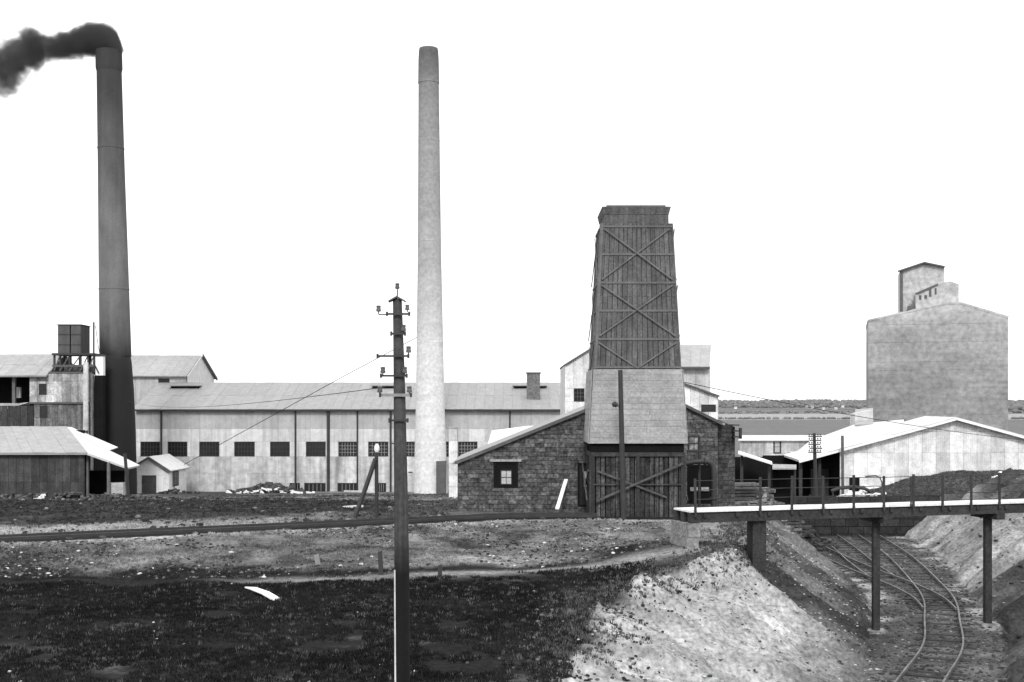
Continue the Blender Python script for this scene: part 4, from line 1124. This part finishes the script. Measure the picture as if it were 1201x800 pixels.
rubble("pale_spoil", "patch of white spoil on the dark bank at the right", X(1183, 90), 90.3, 1.0, .8, .45, 60, M_white, .1, .35)
rubble("pale_spoil", "white spoil piled along the gable wall foot right of the doorway", X(1030, 99), 98.8, 2.6, .7, 1.2, 90, M_white, .12, .35)
hb = thing("bent_pipe", "thin hooked pipe rising behind the bridge railing before the gable wall", "pipe", (X(1034, 90), 90, gz(X(1034, 90), 90)))
MB().tube([W(1034, 588, 90), W(1034.5, 566, 90), W(1032, 560, 90), W(1027, 558, 90), W(1015, 559, 90)], .05, 6).build("pipe", M_iron_grey, hb)

# second shed behind
DQ = 122
qs = thing("rear_shed", "long white roofed shed stepping back between the gabled shed and the silo", "industrial shed", (X(1000, DQ), DQ, gz(X(1000, DQ), DQ)))
slab(qs, [W(932, 532, DQ), W(1060, 520, DQ), W(1060, 492, DQ + 8), W(1003, 497.5, DQ + 9), W(950, 517, DQ + 6)], .2, "roof", M_roof_white)
MB().box(X(945, DQ), X(1060, DQ), DQ + 2, DQ + 8, gz(X(1000, DQ), DQ) - .3, Z(533, DQ)).build("wall", M_sheet, qs)
slab(qs, [W(1003, 498, 130), W(1024, 497, 130), W(1024, 478.5, 134), W(1003, 480, 134)], .15, "upper_roof", M_roof_pale)
MB().poly([W(1003, 505, 131), W(1024, 505, 131), W(1024, 481, 131), W(1003, 485, 131)], (0, 2, 0)).build("upper_wall", M_sheet, qs)
# low long building
DL = 132
lb = thing("low_building", "low pale sheeted building with one window left of the white roofed sheds", "building", (X(920, DL), DL, gz(X(920, DL), DL)))
wl_ = (X(907, DL), Z(532, DL), X(916, DL), Z(516, DL))
facade(lb, (0, DL, 0), UF, NF, [(X(868, DL), gz(X(920, DL), DL) - .4), (X(965, DL), gz(X(920, DL), DL) - .4), (X(965, DL), Z(515.5, DL)), (X(868, DL), Z(515.5, DL))], [wl_], 1.3, 9, "wall_sheet", M_sheet_low, M_sheet_dull)
window(lb, (0, DL, 0), UF, NF, wl_, 1, 2, fw=.14, mp=M_glass_pale)
slab(lb, [W(866, 516, DL - .4), W(968, 516, DL - .4), W(966, 510.5, DL + 5), W(869, 510.5, DL + 5)], .12, "roof", M_roof_white)

# low shelters and rubble between the stone building and the sheds
ls = thing("low_shelter", "low shelter with a thin pale sloping roof right of the stone building", "shelter", (X(885, 78), 78, gz(X(885, 78), 78)))
slab(ls, [W(866, 531, 78), W(866, 528.5, 80), W(905, 541, 80), W(906, 543.5, 78)], .1, "roof", M_white)
for px, yy in ((870, 534), (902, 545)): piece("post", M_iron, (X(px, 79), 79, (Z(yy, 79) + gz(X(px, 79), 79)) / 2), (.16, .16, Z(yy, 79) - gz(X(px, 79), 79)), ls)
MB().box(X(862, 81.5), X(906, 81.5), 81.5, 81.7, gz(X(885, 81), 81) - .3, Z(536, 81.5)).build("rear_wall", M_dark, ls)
ls2 = thing("low_shelter", "flat pale roofed shelter just left of the gabled shed's open side", "shelter", (X(920, 84), 84, gz(X(920, 84), 84)))
slab(ls2, [W(898, 549, 83), W(934, 549, 83), W(934, 545, 86), W(898, 544, 86)], .1, "roof", M_abut)
for px in (900, 932): piece("post", M_iron, (X(px, 84), 84, (Z(549, 84) + gz(X(px, 84), 84)) / 2), (.16, .16, Z(549, 84) - gz(X(px, 84), 84)), ls2)
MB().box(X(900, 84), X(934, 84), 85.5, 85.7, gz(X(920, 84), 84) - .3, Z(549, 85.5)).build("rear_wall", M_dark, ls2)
rubble("rubble_heap", "mottled rubble heap behind the left half of the bridge", X(898, 74), 75, 2.6, 2.6, 1.3, 220, mat("mixed_rubble", .15, var=1.1, sc=(2.2, 2.2, 2.2), fine=.7, fsc=5), .15, .5)
rubble("rubble_heap", "dark spoil heap left of the open shed behind the bridge", X(935, 80), 80, 2.6, 2.5, 1.2, 260, mat("dark_rubble", .035, var=.9, sc=(2, 2, 2), fine=.6), .15, .4)
rubble("rubble_heap", "rough stones tumbled round the foot of the stone building's wing", X(862, 66), 63.5, 1.6, 1.4, .5, 120, _m["mixed_rubble"], .08, .25)

def timber_stack(label, px, d, n, m_, L_=2.4):
    z0 = gz(X(px, d), d, False)
    t = thing("timber_stack", label, "timber stack", (X(px, d), d, z0))
    for k in range(n):
        for j in range(3):
            piece("plank", m_, (X(px, d) + random.uniform(-.15, .15), d - .4 + .4 * j, z0 + .14 + .2 * k), (L_ * random.uniform(.75, 1.1), .34, .15), t, (0, random.uniform(-.03, .03), random.uniform(-.08, .08)))
    return t
timber_stack("tall loose stack of weathered timber behind the bridge railing by the stone wing", 872, 70, 7, mat("weathered_timber", .12, var=.6, fine=.4, rnd=.6), 1.6)
timber_stack("low stack of weathered timber right of the rubble heap", 918, 76, 5, _m["weathered_timber"], 2.4)
timber_stack("ragged dark timber stack just left of the far telegraph pole", 938, 82, 6, M_board_dark, 1.6)
timber_stack("pale topped timber stack in front of the low shelter's dark opening", 905, 81, 8, _m["weathered_timber"], 1.8)
# ------------------------------------------------------------------ the silo
DX = 170
si = thing("cement_silo", "massive concrete silo block with a gabled top behind the right shed", "silo", (X(1100, DX), DX, gz(X(1100, DX), DX)))
zbx = gz(X(1100, DX), DX) - .5
xl, xm, xr = X(1019, DX), X(1117, DX), X(1179.5, DX)
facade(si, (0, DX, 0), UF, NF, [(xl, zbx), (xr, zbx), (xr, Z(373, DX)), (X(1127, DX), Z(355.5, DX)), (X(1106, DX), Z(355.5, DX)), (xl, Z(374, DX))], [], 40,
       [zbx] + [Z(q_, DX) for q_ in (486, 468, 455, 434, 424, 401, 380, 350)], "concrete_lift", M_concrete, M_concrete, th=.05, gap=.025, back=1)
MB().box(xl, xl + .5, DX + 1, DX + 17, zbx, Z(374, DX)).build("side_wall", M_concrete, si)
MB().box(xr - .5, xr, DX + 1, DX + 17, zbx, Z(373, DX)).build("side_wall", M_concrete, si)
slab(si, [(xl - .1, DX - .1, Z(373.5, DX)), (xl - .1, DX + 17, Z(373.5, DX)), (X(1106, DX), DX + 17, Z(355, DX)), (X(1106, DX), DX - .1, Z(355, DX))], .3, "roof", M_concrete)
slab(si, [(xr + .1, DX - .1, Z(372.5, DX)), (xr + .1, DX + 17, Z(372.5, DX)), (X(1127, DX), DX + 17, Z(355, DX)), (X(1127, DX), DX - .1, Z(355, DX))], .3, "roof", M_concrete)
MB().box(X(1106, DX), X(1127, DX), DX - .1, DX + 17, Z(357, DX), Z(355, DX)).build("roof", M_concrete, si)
si.rotation_euler = (0, 0, R(-15.5)); si.scale = (.965, 1, 1)
# elevator house and gallery on top
DY = 174
M_house = mat("elevator_render", .42, var=.1, fine=.25, fsc=1.6, rough=.9)
eh = MB().poly([W(1055, 366, DY), W(1106.5, 366, DY), W(1106.5, 313.5, DY), W(1084, 308, DY), W(1055, 317, DY)], (0, 6, 0)).build("elevator_house", M_house, si)
MB().bar(W(1053.5, 317.2, DY - .3), W(1084, 307.8, DY - .3), .6, .2).build("verge", M_iron_grey, eh)
MB().bar(W(1084, 307.8, DY - .3), W(1107.5, 313.5, DY - .3), .6, .2).build("verge", M_iron_grey, eh)
MB().box(X(1055, DY), X(1058.5, DY), DY - .25, DY - .02, Z(364, DY), Z(318, DY)).build("corner_pier", M_iron_grey, eh)
eh.location.x = -1.0
DW_ = 171.5
gal = MB().poly([W(1071, 363, DW_), W(1120.5, 358, DW_), W(1120.5, 334, DW_), W(1111, 330.5, DW_), W(1097, 332.5, DW_), W(1071, 343, DW_)], (0, 2.2, 0)).build("gallery", M_house, si)
MB().poly([W(1070, 343.5, DW_ - .15), W(1097, 332.6, DW_ - .15), W(1097, 334.8, DW_ - .15), W(1074, 344.5, DW_ - .15)], (0, .1, 0)).build("gallery_eave", M_iron_grey, gal)
for a, b, c, d in ((1086.5, 337.5, 1089, 347.5), (1081, 346, 1084, 350), (1075, 346, 1077.5, 351), (1093, 338, 1095, 345)):
    MB().box(X(a, DW_), X(c, DW_), DW_ - .12, DW_ - .02, Z(d, DW_), Z(b, DW_)).build("gallery_window", M_iron_grey, gal)
MB().box(X(1062, DW_), X(1074, DW_), DW_ + .2, DW_ + 2.2, Z(362.5, DW_), Z(358, DW_)).build("gallery_step", M_iron_grey, gal)

# ------------------------------------------------------------------ telegraph poles
def insulator(root, p, s=1.0, m_=None):
    MB().tube([p, p + Vector((0, 0, .05 * s))], .012 * s, 6).build("pin", M_iron, root)
    q_ = p + Vector((0, 0, .05 * s))
    MB().tube([q_, q_ + Vector((0, 0, .03 * s)), q_ + Vector((0, 0, .07 * s)), q_ + Vector((0, 0, .11 * s)), q_ + Vector((0, 0, .125 * s))], [.045 * s, .052 * s, .04 * s, .05 * s, .025 * s], 10).build("insulator", m_ or M_ceramic, root, smooth=True)

DT = 22; t1 = thing("telegraph_pole", "stout near telegraph pole with short stubby arms rising at the centre left", "telegraph pole", (X(470.5, DT), DT, gz(X(470.5, DT), DT)))
mb = MB(); zz = [gz(X(470.5, DT), DT) - .4, Z(668, DT), Z(560, DT), Z(440, DT), Z(351, DT)]
mb.tube([(X(471.8, DT), DT, zz[0]), (X(471.3, DT), DT, zz[1]), (X(470, DT), DT, zz[2]), (X(468.2, DT), DT, zz[3]), (X(466, DT), DT, zz[4])], [.150, .138, .124, .105, .083], 16).build("shaft", M_pole, t1, smooth=True)
tx = X(466, DT)
MB().poly([(tx - .155, DT - .12, Z(353, DT)), (tx, DT - .12, Z(347.5, DT)), (tx + .155, DT - .12, Z(353, DT)), (tx + .155, DT - .12, Z(354.5, DT)), (tx, DT - .12, Z(349.5, DT)), (tx - .155, DT - .12, Z(354.5, DT))], (0, .24, 0)).build("roof_cap", M_iron_grey, t1)
MB().tube([(tx, DT, Z(349, DT)), (tx, DT, Z(341, DT))], .012, 6).build("finial", M_iron, t1)
insulator(t1, Vector((tx, DT, Z(341.5, DT))), .85)
def arm(py, xl_, xr_, m_=M_iron, dy=0, w=.05):
    yy = DT - .14
    MB().bar((X(xl_, DT), yy, Z(py, DT)), (X(xr_, DT), yy, Z(py + dy, DT)), .04, w).build("arm", m_, t1)
    return yy
for py, a, b, left, right in ((369, 454, 482, None, None), (392, 459, 477, None, 474), (418, 443, 481, None, None), (441, 447, 479, 450, 475.5), (463.5, 446, 484, 446.5, 481), (493, 457, 480, None, None)):
    yy = arm(py, a, b, w=.035 if py != 463.5 else .055, m_=M_iron if py != 463.5 else M_bars)
    if left: insulator(t1, Vector((X(left, DT), yy, Z(py, DT))), .95)
    if right: insulator(t1, Vector((X(right, DT), yy, Z(py, DT))), .95)
    for e in (a + 1, b - 1):
        MB().tube([(X(e, DT), yy - .04, Z(py, DT) - .04), (X(e, DT), yy - .04, Z(py, DT) + .04)], .02, 6).build("bolt", M_iron, t1)
insulator(t1, Vector((X(478.5, DT), DT - .14, Z(367, DT))), .8)
insulator(t1, Vector((X(480, DT), DT - .14, Z(417, DT))), .95)
insulator(t1, Vector((X(445, DT), DT - .14, Z(369, DT))), .9)
MB().bar((X(445, DT), DT - .14, Z(369.6, DT)), (X(455, DT), DT - .14, Z(369.6, DT)), .02, .02).build("arm", M_iron, t1)
for k in range(7):
    zz_ = Z(520 + k * 34, DT)
    MB().tube([(X(471 + (8 if k % 2 else -9), DT), DT - .02, zz_), (X(471 + (13 if k % 2 else -13), DT), DT - .02, zz_)], .012, 5).build("step_bolt", M_iron, t1)
lw = MB().tube([(X(463.6, DT), DT - .06, Z(668, DT)), (X(465, DT), DT - .12, gz(X(465, DT), DT))], .019, 6).build("edge_highlight", M_gable, t1)  # thin pale strip added as the lit left edge of the lower pole

# distant telegraph pole behind the bridge
D5 = 88; zg5 = gz(X(956, D5), D5)
t5 = thing("telegraph_pole", "small far telegraph pole bristling with crossarms in front of the white roof", "telegraph pole", (X(956, D5), D5, zg5))
MB().tube([(X(957, D5), D5, zg5 - .3), (X(955, D5), D5, Z(508, D5))], [.17, .11], 8).build("shaft", M_iron, t5)
for k in range(5):
    zz_ = Z(512 + k * 4.6, D5)
    MB().box(X(947.5 + k % 2 * 1.5, D5), X(963.5 - k % 3, D5), D5 - .2, D5 - .12, zz_ - .04, zz_ + .04).build("crossarm", M_iron, t5)
    for px in (948.5, 951.5, 958.5, 961.5): piece("insulator", M_iron, (X(px, D5), D5 - .16, zz_ + .13), (.07, .07, .13), t5)

# wires
def wire(label, pts, r):
    c = [Vector(p) for p in pts]; out = []
    for i in range(25):
        t = i / 24; p = c[0].lerp(c[1], t); sag = c[2].x if len(c) > 2 else 0
        out.append(p - Vector((0, 0, 4 * sag * t * (1 - t))))
    return tag(MB().tube(out, r, 5).build("overhead_wire", M_wire), label, "wire")
wire("thin wire running from the near telegraph pole left to the sooty chimney", [W(452, 454, 23), W(150, 470, 112), (.5, 0, 0)], .008)
wire("thin wire crossing the white gable from the timber tower to the right", [W(801, 448, 60), W(1230, 519, 92), (.35, 0, 0)], .02)
wire("thin wire between the chimney and the mill house crossing the sky low", [W(601, 432, 118), W(664, 442, 84), (.2, 0, 0)], .012) if False else None

# propped signal-like post left of the pole
D6 = 60
pr = thing("braced_post", "dark post with a leaning brace and a white lamp left of the near pole", "post", (X(442, D6), D6, gz(X(442, D6), D6)))
MB().tube([W(442, 608, D6), W(441.5, 532, D6)], .10, 7).build("post", M_iron, pr)
MB().tube([W(415, 610, D6 - .4), W(429, 572, D6 - .2), W(440.5, 538, D6 - .1)], .12, 7).build("brace", M_iron, pr)
MB().tube([W(442, 531, D6), W(442, 528, D6), W(442, 524, D6), W(442, 520.5, D6)], [.06, .14, .13, .05], 10).build("lamp", M_white, pr, smooth=True)
MB().tube([W(441.8, 532.5, D6), W(442, 530.5, D6)], .12, 8).build("lamp_bracket", M_iron, pr)

# small things on the banks
def stub(name, label, px, py0, py1, d, w, m_, cat, lean=0, depth=.12):
    zg_ = gz(X(px, d), d) - .15
    o = MB().poly([(X(px - w / 2, d), d, zg_), (X(px + w / 2, d), d, zg_), (X(px + w * .4 + lean, d), d, Z(py0, d)), (X(px - w * .5 + lean, d), d, Z(py0 + 1.5, d))], (0, depth, 0)).build(name, m_)
    return tag(o, label, cat)
stub("post_stump", "dark stump leaning by the foot of the near telegraph pole", 447, 646, 670, 43.5, 5, M_iron, "stump", -1.5, .2)
stub("post_stump", "short dark stump on the path right of the near telegraph pole", 516, 662, 680, 43.0, 5, M_iron, "stump", 0, .2)
stub("marker_board", "small pale board standing crooked on the grassy bank", 374, 650, 668, 45.5, 6, M_bars, "board", -3, .06)
sh_ = thing("white_sheet", "curved white sheet lying on the dark grass at the lower left", "sheet", W(308, 704, 38.6))
zq = max(gz(X(p_, 38.8), 38.8) for p_ in (290, 300, 310, 320, 327)) - .03
c = [Vector((X(287, 39.5), 39.5, zq + .22)), Vector((X(300, 39.3), 39.3, zq + .24)), Vector((X(316, 38.9), 38.9, zq + .15)), Vector((X(328, 38.3), 38.3, zq + .05)),
     Vector((X(320, 38.1), 38.1, zq + .02)), Vector((X(306, 38.8), 38.8, zq + .13)), Vector((X(293, 39.3), 39.3, zq + .20))]
MB().poly(c, (0, 0, .04)).build("sheet", M_white, sh_)
rp = ((402, 420), (414, 424))
plank("fallen_plank", "white plank lying on the grass at the foot of the braced post", W(403, 595, 70), W(425, 593.5, 71), .18, .12, M_white)
plank("fallen_plank", "long pale plank lying below the long shed left of the near pole", W(404, 576, 110), W(440, 577, 108), .2, .15, M_gable)
plank("fallen_plank", "short white plank lying by the tramway at the left", W(248, 628.5, 52), W(257, 627.5, 52.6), .25, .12, M_white)

# ------------------------------------------------------------------ scattered stones and grass (stuff)
ico_v = np.array([(0, -.53, .85), (0, .53, .85), (0, -.53, -.85), (0, .53, -.85), (.85, 0, .53), (-.85, 0, .53), (.85, 0, -.53), (-.85, 0, -.53), (.53, .85, 0), (-.53, .85, 0), (.53, -.85, 0), (-.53, -.85, 0)])
bm = bmesh.new(); [bm.verts.new(v) for v in ico_v]; bmesh.ops.convex_hull(bm, input=bm.verts); bm.verts.ensure_lookup_table(); bm.verts.index_update()
ico_f = np.array([[v.index for v in f.verts] for f in bm.faces]); ico_v = np.array([tuple(v.co) for v in bm.verts]); bm.free()
def stones(name, label, n, sampler, smin, smax, material, tone=None, flat=.6):
    x, y = sampler(n); n = len(x)
    z = CZ - drop(x, y)
    s = smin + (smax - smin) * rng.random(n) ** 3
    V = ico_v[None] * (1 + .35 * (rng.random((n, 12, 1)) - .5)) * s[:, None, None] * np.array([1.2, 1, flat])[None, None]
    a = rng.random(n) * 6.28; ca, sa = np.cos(a)[:, None], np.sin(a)[:, None]
    vx = V[..., 0] * ca - V[..., 1] * sa; vy = V[..., 0] * sa + V[..., 1] * ca
    co = np.stack([vx + x[:, None], vy + y[:, None], V[..., 2] + z[:, None] + s[:, None] * .15], -1).reshape(-1, 3)
    f = (ico_f[None] + (np.arange(n) * 12)[:, None, None]).reshape(-1, 3)
    tv = None if tone is None else np.repeat(tone(x, y), 12)
    return tag(np_mesh(name, co, f, material, tv), label, "stones", kind="stuff")
def samp_bank(n):
    x = rng.uniform(-26, 7, n); td, pd = track_d(x), path_d(x); y = pd + 1 + (td - 1.7 - pd - 1) * rng.random(n)
    k = (x < crest_l(y) - .2) & (fbm(x / 3, y / 3, 3, 4) > -.1); return x[k], y[k]
stones("scattered_stones", "pale stones strewn over the grassy bank and tramway edge", 420, samp_bank, .02, .10, M_stone_white)
stones("spoil_clods", "clods and small spoil roughening the bank below the tramway", 11000, samp_bank, .012, .08, M_ground, tone=lambda x, y: np.where(rng.random(len(x)) < .6, .03, np.where(rng.random(len(x)) < .88, .12, .22)), flat=.8)
def samp_beyond(n):
    x = rng.uniform(-36, 4, n); y = track_d(x) + 1.6 + 45 * rng.random(n) ** 2
    k = ~((x > bx0 - .3) & (y > 59.5)); return x[k], y[k]
stones("spoil_clods", "clods and oddments strewn over the flat ground beyond the tramway", 2200, samp_beyond, .02, .16, M_ground, tone=lambda x, y: np.where(rng.random(len(x)) < .85, .03, .18), flat=.8)
def samp_crest(n):
    y = rng.uniform(27, 47, n); x = crest_l(y) + rng.normal(.3, 1.0, n); return x, y
stones("spoil_clods", "dark clods crumbling over the top edge of the chalk slope", 2600, samp_crest, .012, .07, M_ground, tone=lambda x, y: np.where(rng.random(len(x)) < .7, .03, .12), flat=.8)
def samp_dark(n):
    y = rng.uniform(24, 44, n); x = rng.uniform(-.46, .05, n) * y; k = (x < crest_l(y) - .3) & (fbm(x / 2, y / 2, 3, 1) > .15); return x[k], y[k]
stones("scattered_stones", "few pale stones showing in the dark foreground grass", 260, samp_dark, .012, .06, M_stone_white)
def samp_slope(n):
    y = rng.uniform(28, 60, n); cl, tl = crest_l(y), toe_l(y); x = cl + (tl - cl) * rng.random(n) * 1.05; return x, y
stones("loose_chalk", "loose chalk lumps and clods on the bright left slope of the cutting", 4200, samp_slope, .01, .075, M_ground, tone=lambda x, y: np.where(rng.random(len(x)) < .3, .06, .38))
def samp_right(n):
    y = rng.uniform(40, 84, n); tr = toe_r(y); x = tr + 8 * rng.random(n) - .3; return x, y
stones("loose_rock", "loose rock lying over the right slope of the cutting", 1300, samp_right, .02, .12, M_ground, tone=lambda x, y: np.where(rng.random(len(x)) < .5, .05, .2))
def samp_floor(n):
    y = rng.uniform(38, 86, n); tl, tr = toe_l(y), toe_r(y); x = tl + (tr - tl) * rng.random(n); return x, y
stones("track_ballast", "coarse ballast strewn on the cutting floor between the tracks", 5200, samp_floor, .02, .09, M_ground, tone=lambda x, y: np.where(rng.random(len(x)) < .8, .05, .2))

def grass(name, label, n, sampler, hmin, hmax, tone_fn, blades=6, wd=.02):
    x, y = sampler(n); n = len(x)
    z = CZ - drop(x, y)
    t = tone_fn(x, y)
    h = hmin + (hmax - hmin) * rng.random(n)
    co = np.zeros((n, blades, 3, 3))
    for b in range(blades):
        a = rng.random(n) * 6.28; r = rng.random(n) * .12; w = wd * (y / 40) * (.7 + .6 * rng.random(n))
        bx, by = x + np.cos(a * 3.1) * r, y + np.sin(a * 3.1) * r
        lx, ly = np.cos(a) * h * .5, np.sin(a) * h * .5
        hh = h * (.6 + .5 * rng.random(n))
        co[:, b, 0] = np.stack([bx - w, by, z - .04], 1); co[:, b, 1] = np.stack([bx + w, by, z - .04], 1)
        co[:, b, 2] = np.stack([bx + lx, by + ly, z + hh], 1)
    f = np.arange(n * blades * 3).reshape(-1, 3)
    return tag(np_mesh(name, co.reshape(-1, 3), f, M_grass, np.repeat(t, blades * 3)), label, "grass", kind="stuff")
def s_fore(n):
    y = 24 + 21 * rng.random(n) ** .8; x = rng.uniform(-.47, .12, n) * y
    k = (x < crest_l(y) + .2) & (y < path_d(x) - .4) & (fbm(x / 1.5, y / 1.5, 3, 2) > -.35); return x[k], y[k]
grass("dark_grass", "dark rough grass filling the foreground hollow", 34000, s_fore, .03, .13, lambda x, y: np.clip(.006 + .016 * fbm(x / 2, y / 2, 3, 0) + .014 * rng.random(len(x)) + np.where(rng.random(len(x)) < .05, .09, 0), .008, .3))
def s_bank(n):
    x = rng.uniform(-30, 9, n); td, pd = track_d(x), path_d(x); y = pd + .6 + (td - 1.6 - pd - .6) * rng.random(n)
    k = (x < crest_l(y) - .1) & (fbm(x / 1.5, y / 1.5, 3, 5) > -.2); return x[k], y[k]
grass("bank_grass", "pale dry grass on the bank below the tramway", 20000, s_bank, .02, .10, lambda x, y: np.clip(tone_at(x, y) * (.55 + .9 * rng.random(len(x))), .02, .4))
def s_back(n):
    x = rng.uniform(-38, 12, n); y = track_d(x) + 1.3 + 60 * rng.random(n) ** 1.5
    k = (y < 121) & ~((x > bx0 - .3) & (y > 59.5) & (y < 76)) & (x < crest_l(np.minimum(y, 80)) - .4) & ~((x < -27) & (y > 92) & (y < 106)); return x[k], y[k]
grass("rough_grass", "rough grass on the flat ground between tramway and works", 20000, s_back, .03, .15, lambda x, y: np.clip(tone_at(x, y) * (.5 + 1.0 * rng.random(len(x))), .015, .35))
def s_rt(n):
    x = rng.uniform(28, 44, n); y = rng.uniform(87, 99, n); return x, y
grass("rough_grass", "dark rough grass on the bank before the gabled shed", 7000, s_rt, .04, .14, lambda x, y: np.clip(.04 + .08 * rng.random(len(x)), .015, .3))
def s_cl(n):
    y = rng.uniform(30, 60, n); x = crest_l(y) + rng.normal(0, .7, n); return x, y
grass("crest_weeds", "weeds fringing the top edge of the chalk slope", 2600, s_cl, .04, .16, lambda x, y: np.clip(.03 + .10 * rng.random(len(x)), .015, .3))

# ------------------------------------------------------------------ far trees and hedges
def wood(name, label, n, xr, yr, hmin, hmax, cat="trees"):
    x = rng.uniform(*xr, n); y = rng.uniform(*yr, n); z = CZ - drop(x, y)
    h = hmin + (hmax - hmin) * rng.random(n)
    V = ico_v[None] * (1 + .5 * (rng.random((n, 12, 1)) - .5)) * h[:, None, None] * np.array([.75, .75, .6])[None, None]
    co = (V + np.stack([x, y, z + h * .35], 1)[:, None, :]).reshape(-1, 3)
    f = (ico_f[None] + (np.arange(n) * 12)[:, None, None]).reshape(-1, 3)
    return tag(np_mesh(name, co, f, M_tree), label, cat, kind="stuff")
wood("distant_woods", "wooded skyline of the far ridge", 6500, (-400, 1900), (2400, 3300), 2, 8.5)
wood("hedgerow", "dark hedge line across the middle of the far fields", 700, (150, 800), (985, 1010), .8, 2.4, "hedge")
wood("hedgerow", "hedge line at the foot of the far ridge", 600, (200, 1200), (1600, 1860), 1.2, 4.0, "hedge")
wood("hedgerow", "straggling field trees right of the silo on the far slope", 260, (650, 1100), (1300, 2300), 4, 10, "hedge")
for i in range(9):
    x = rng.uniform(430, 900); y = rng.uniform(1950, 2500); z = gz(x, y)
    hs = thing("farmhouse", "pale speck of a house on the far ridge between the works and the silo", "house", (x, y, z), group="far houses on the ridge")
    MB().box(x - 2.6, x + 2.6, y, y + 5, z - 1, z + 2.6).build("wall", M_gable, hs)
    MB().poly([(x - 3, y - .5, z + 2.6), (x - 3, y + 5.5, z + 2.6), (x - 3, y + 2.5, z + 4.4)], (6, 0, 0)).build("roof", M_roof_pale, hs)
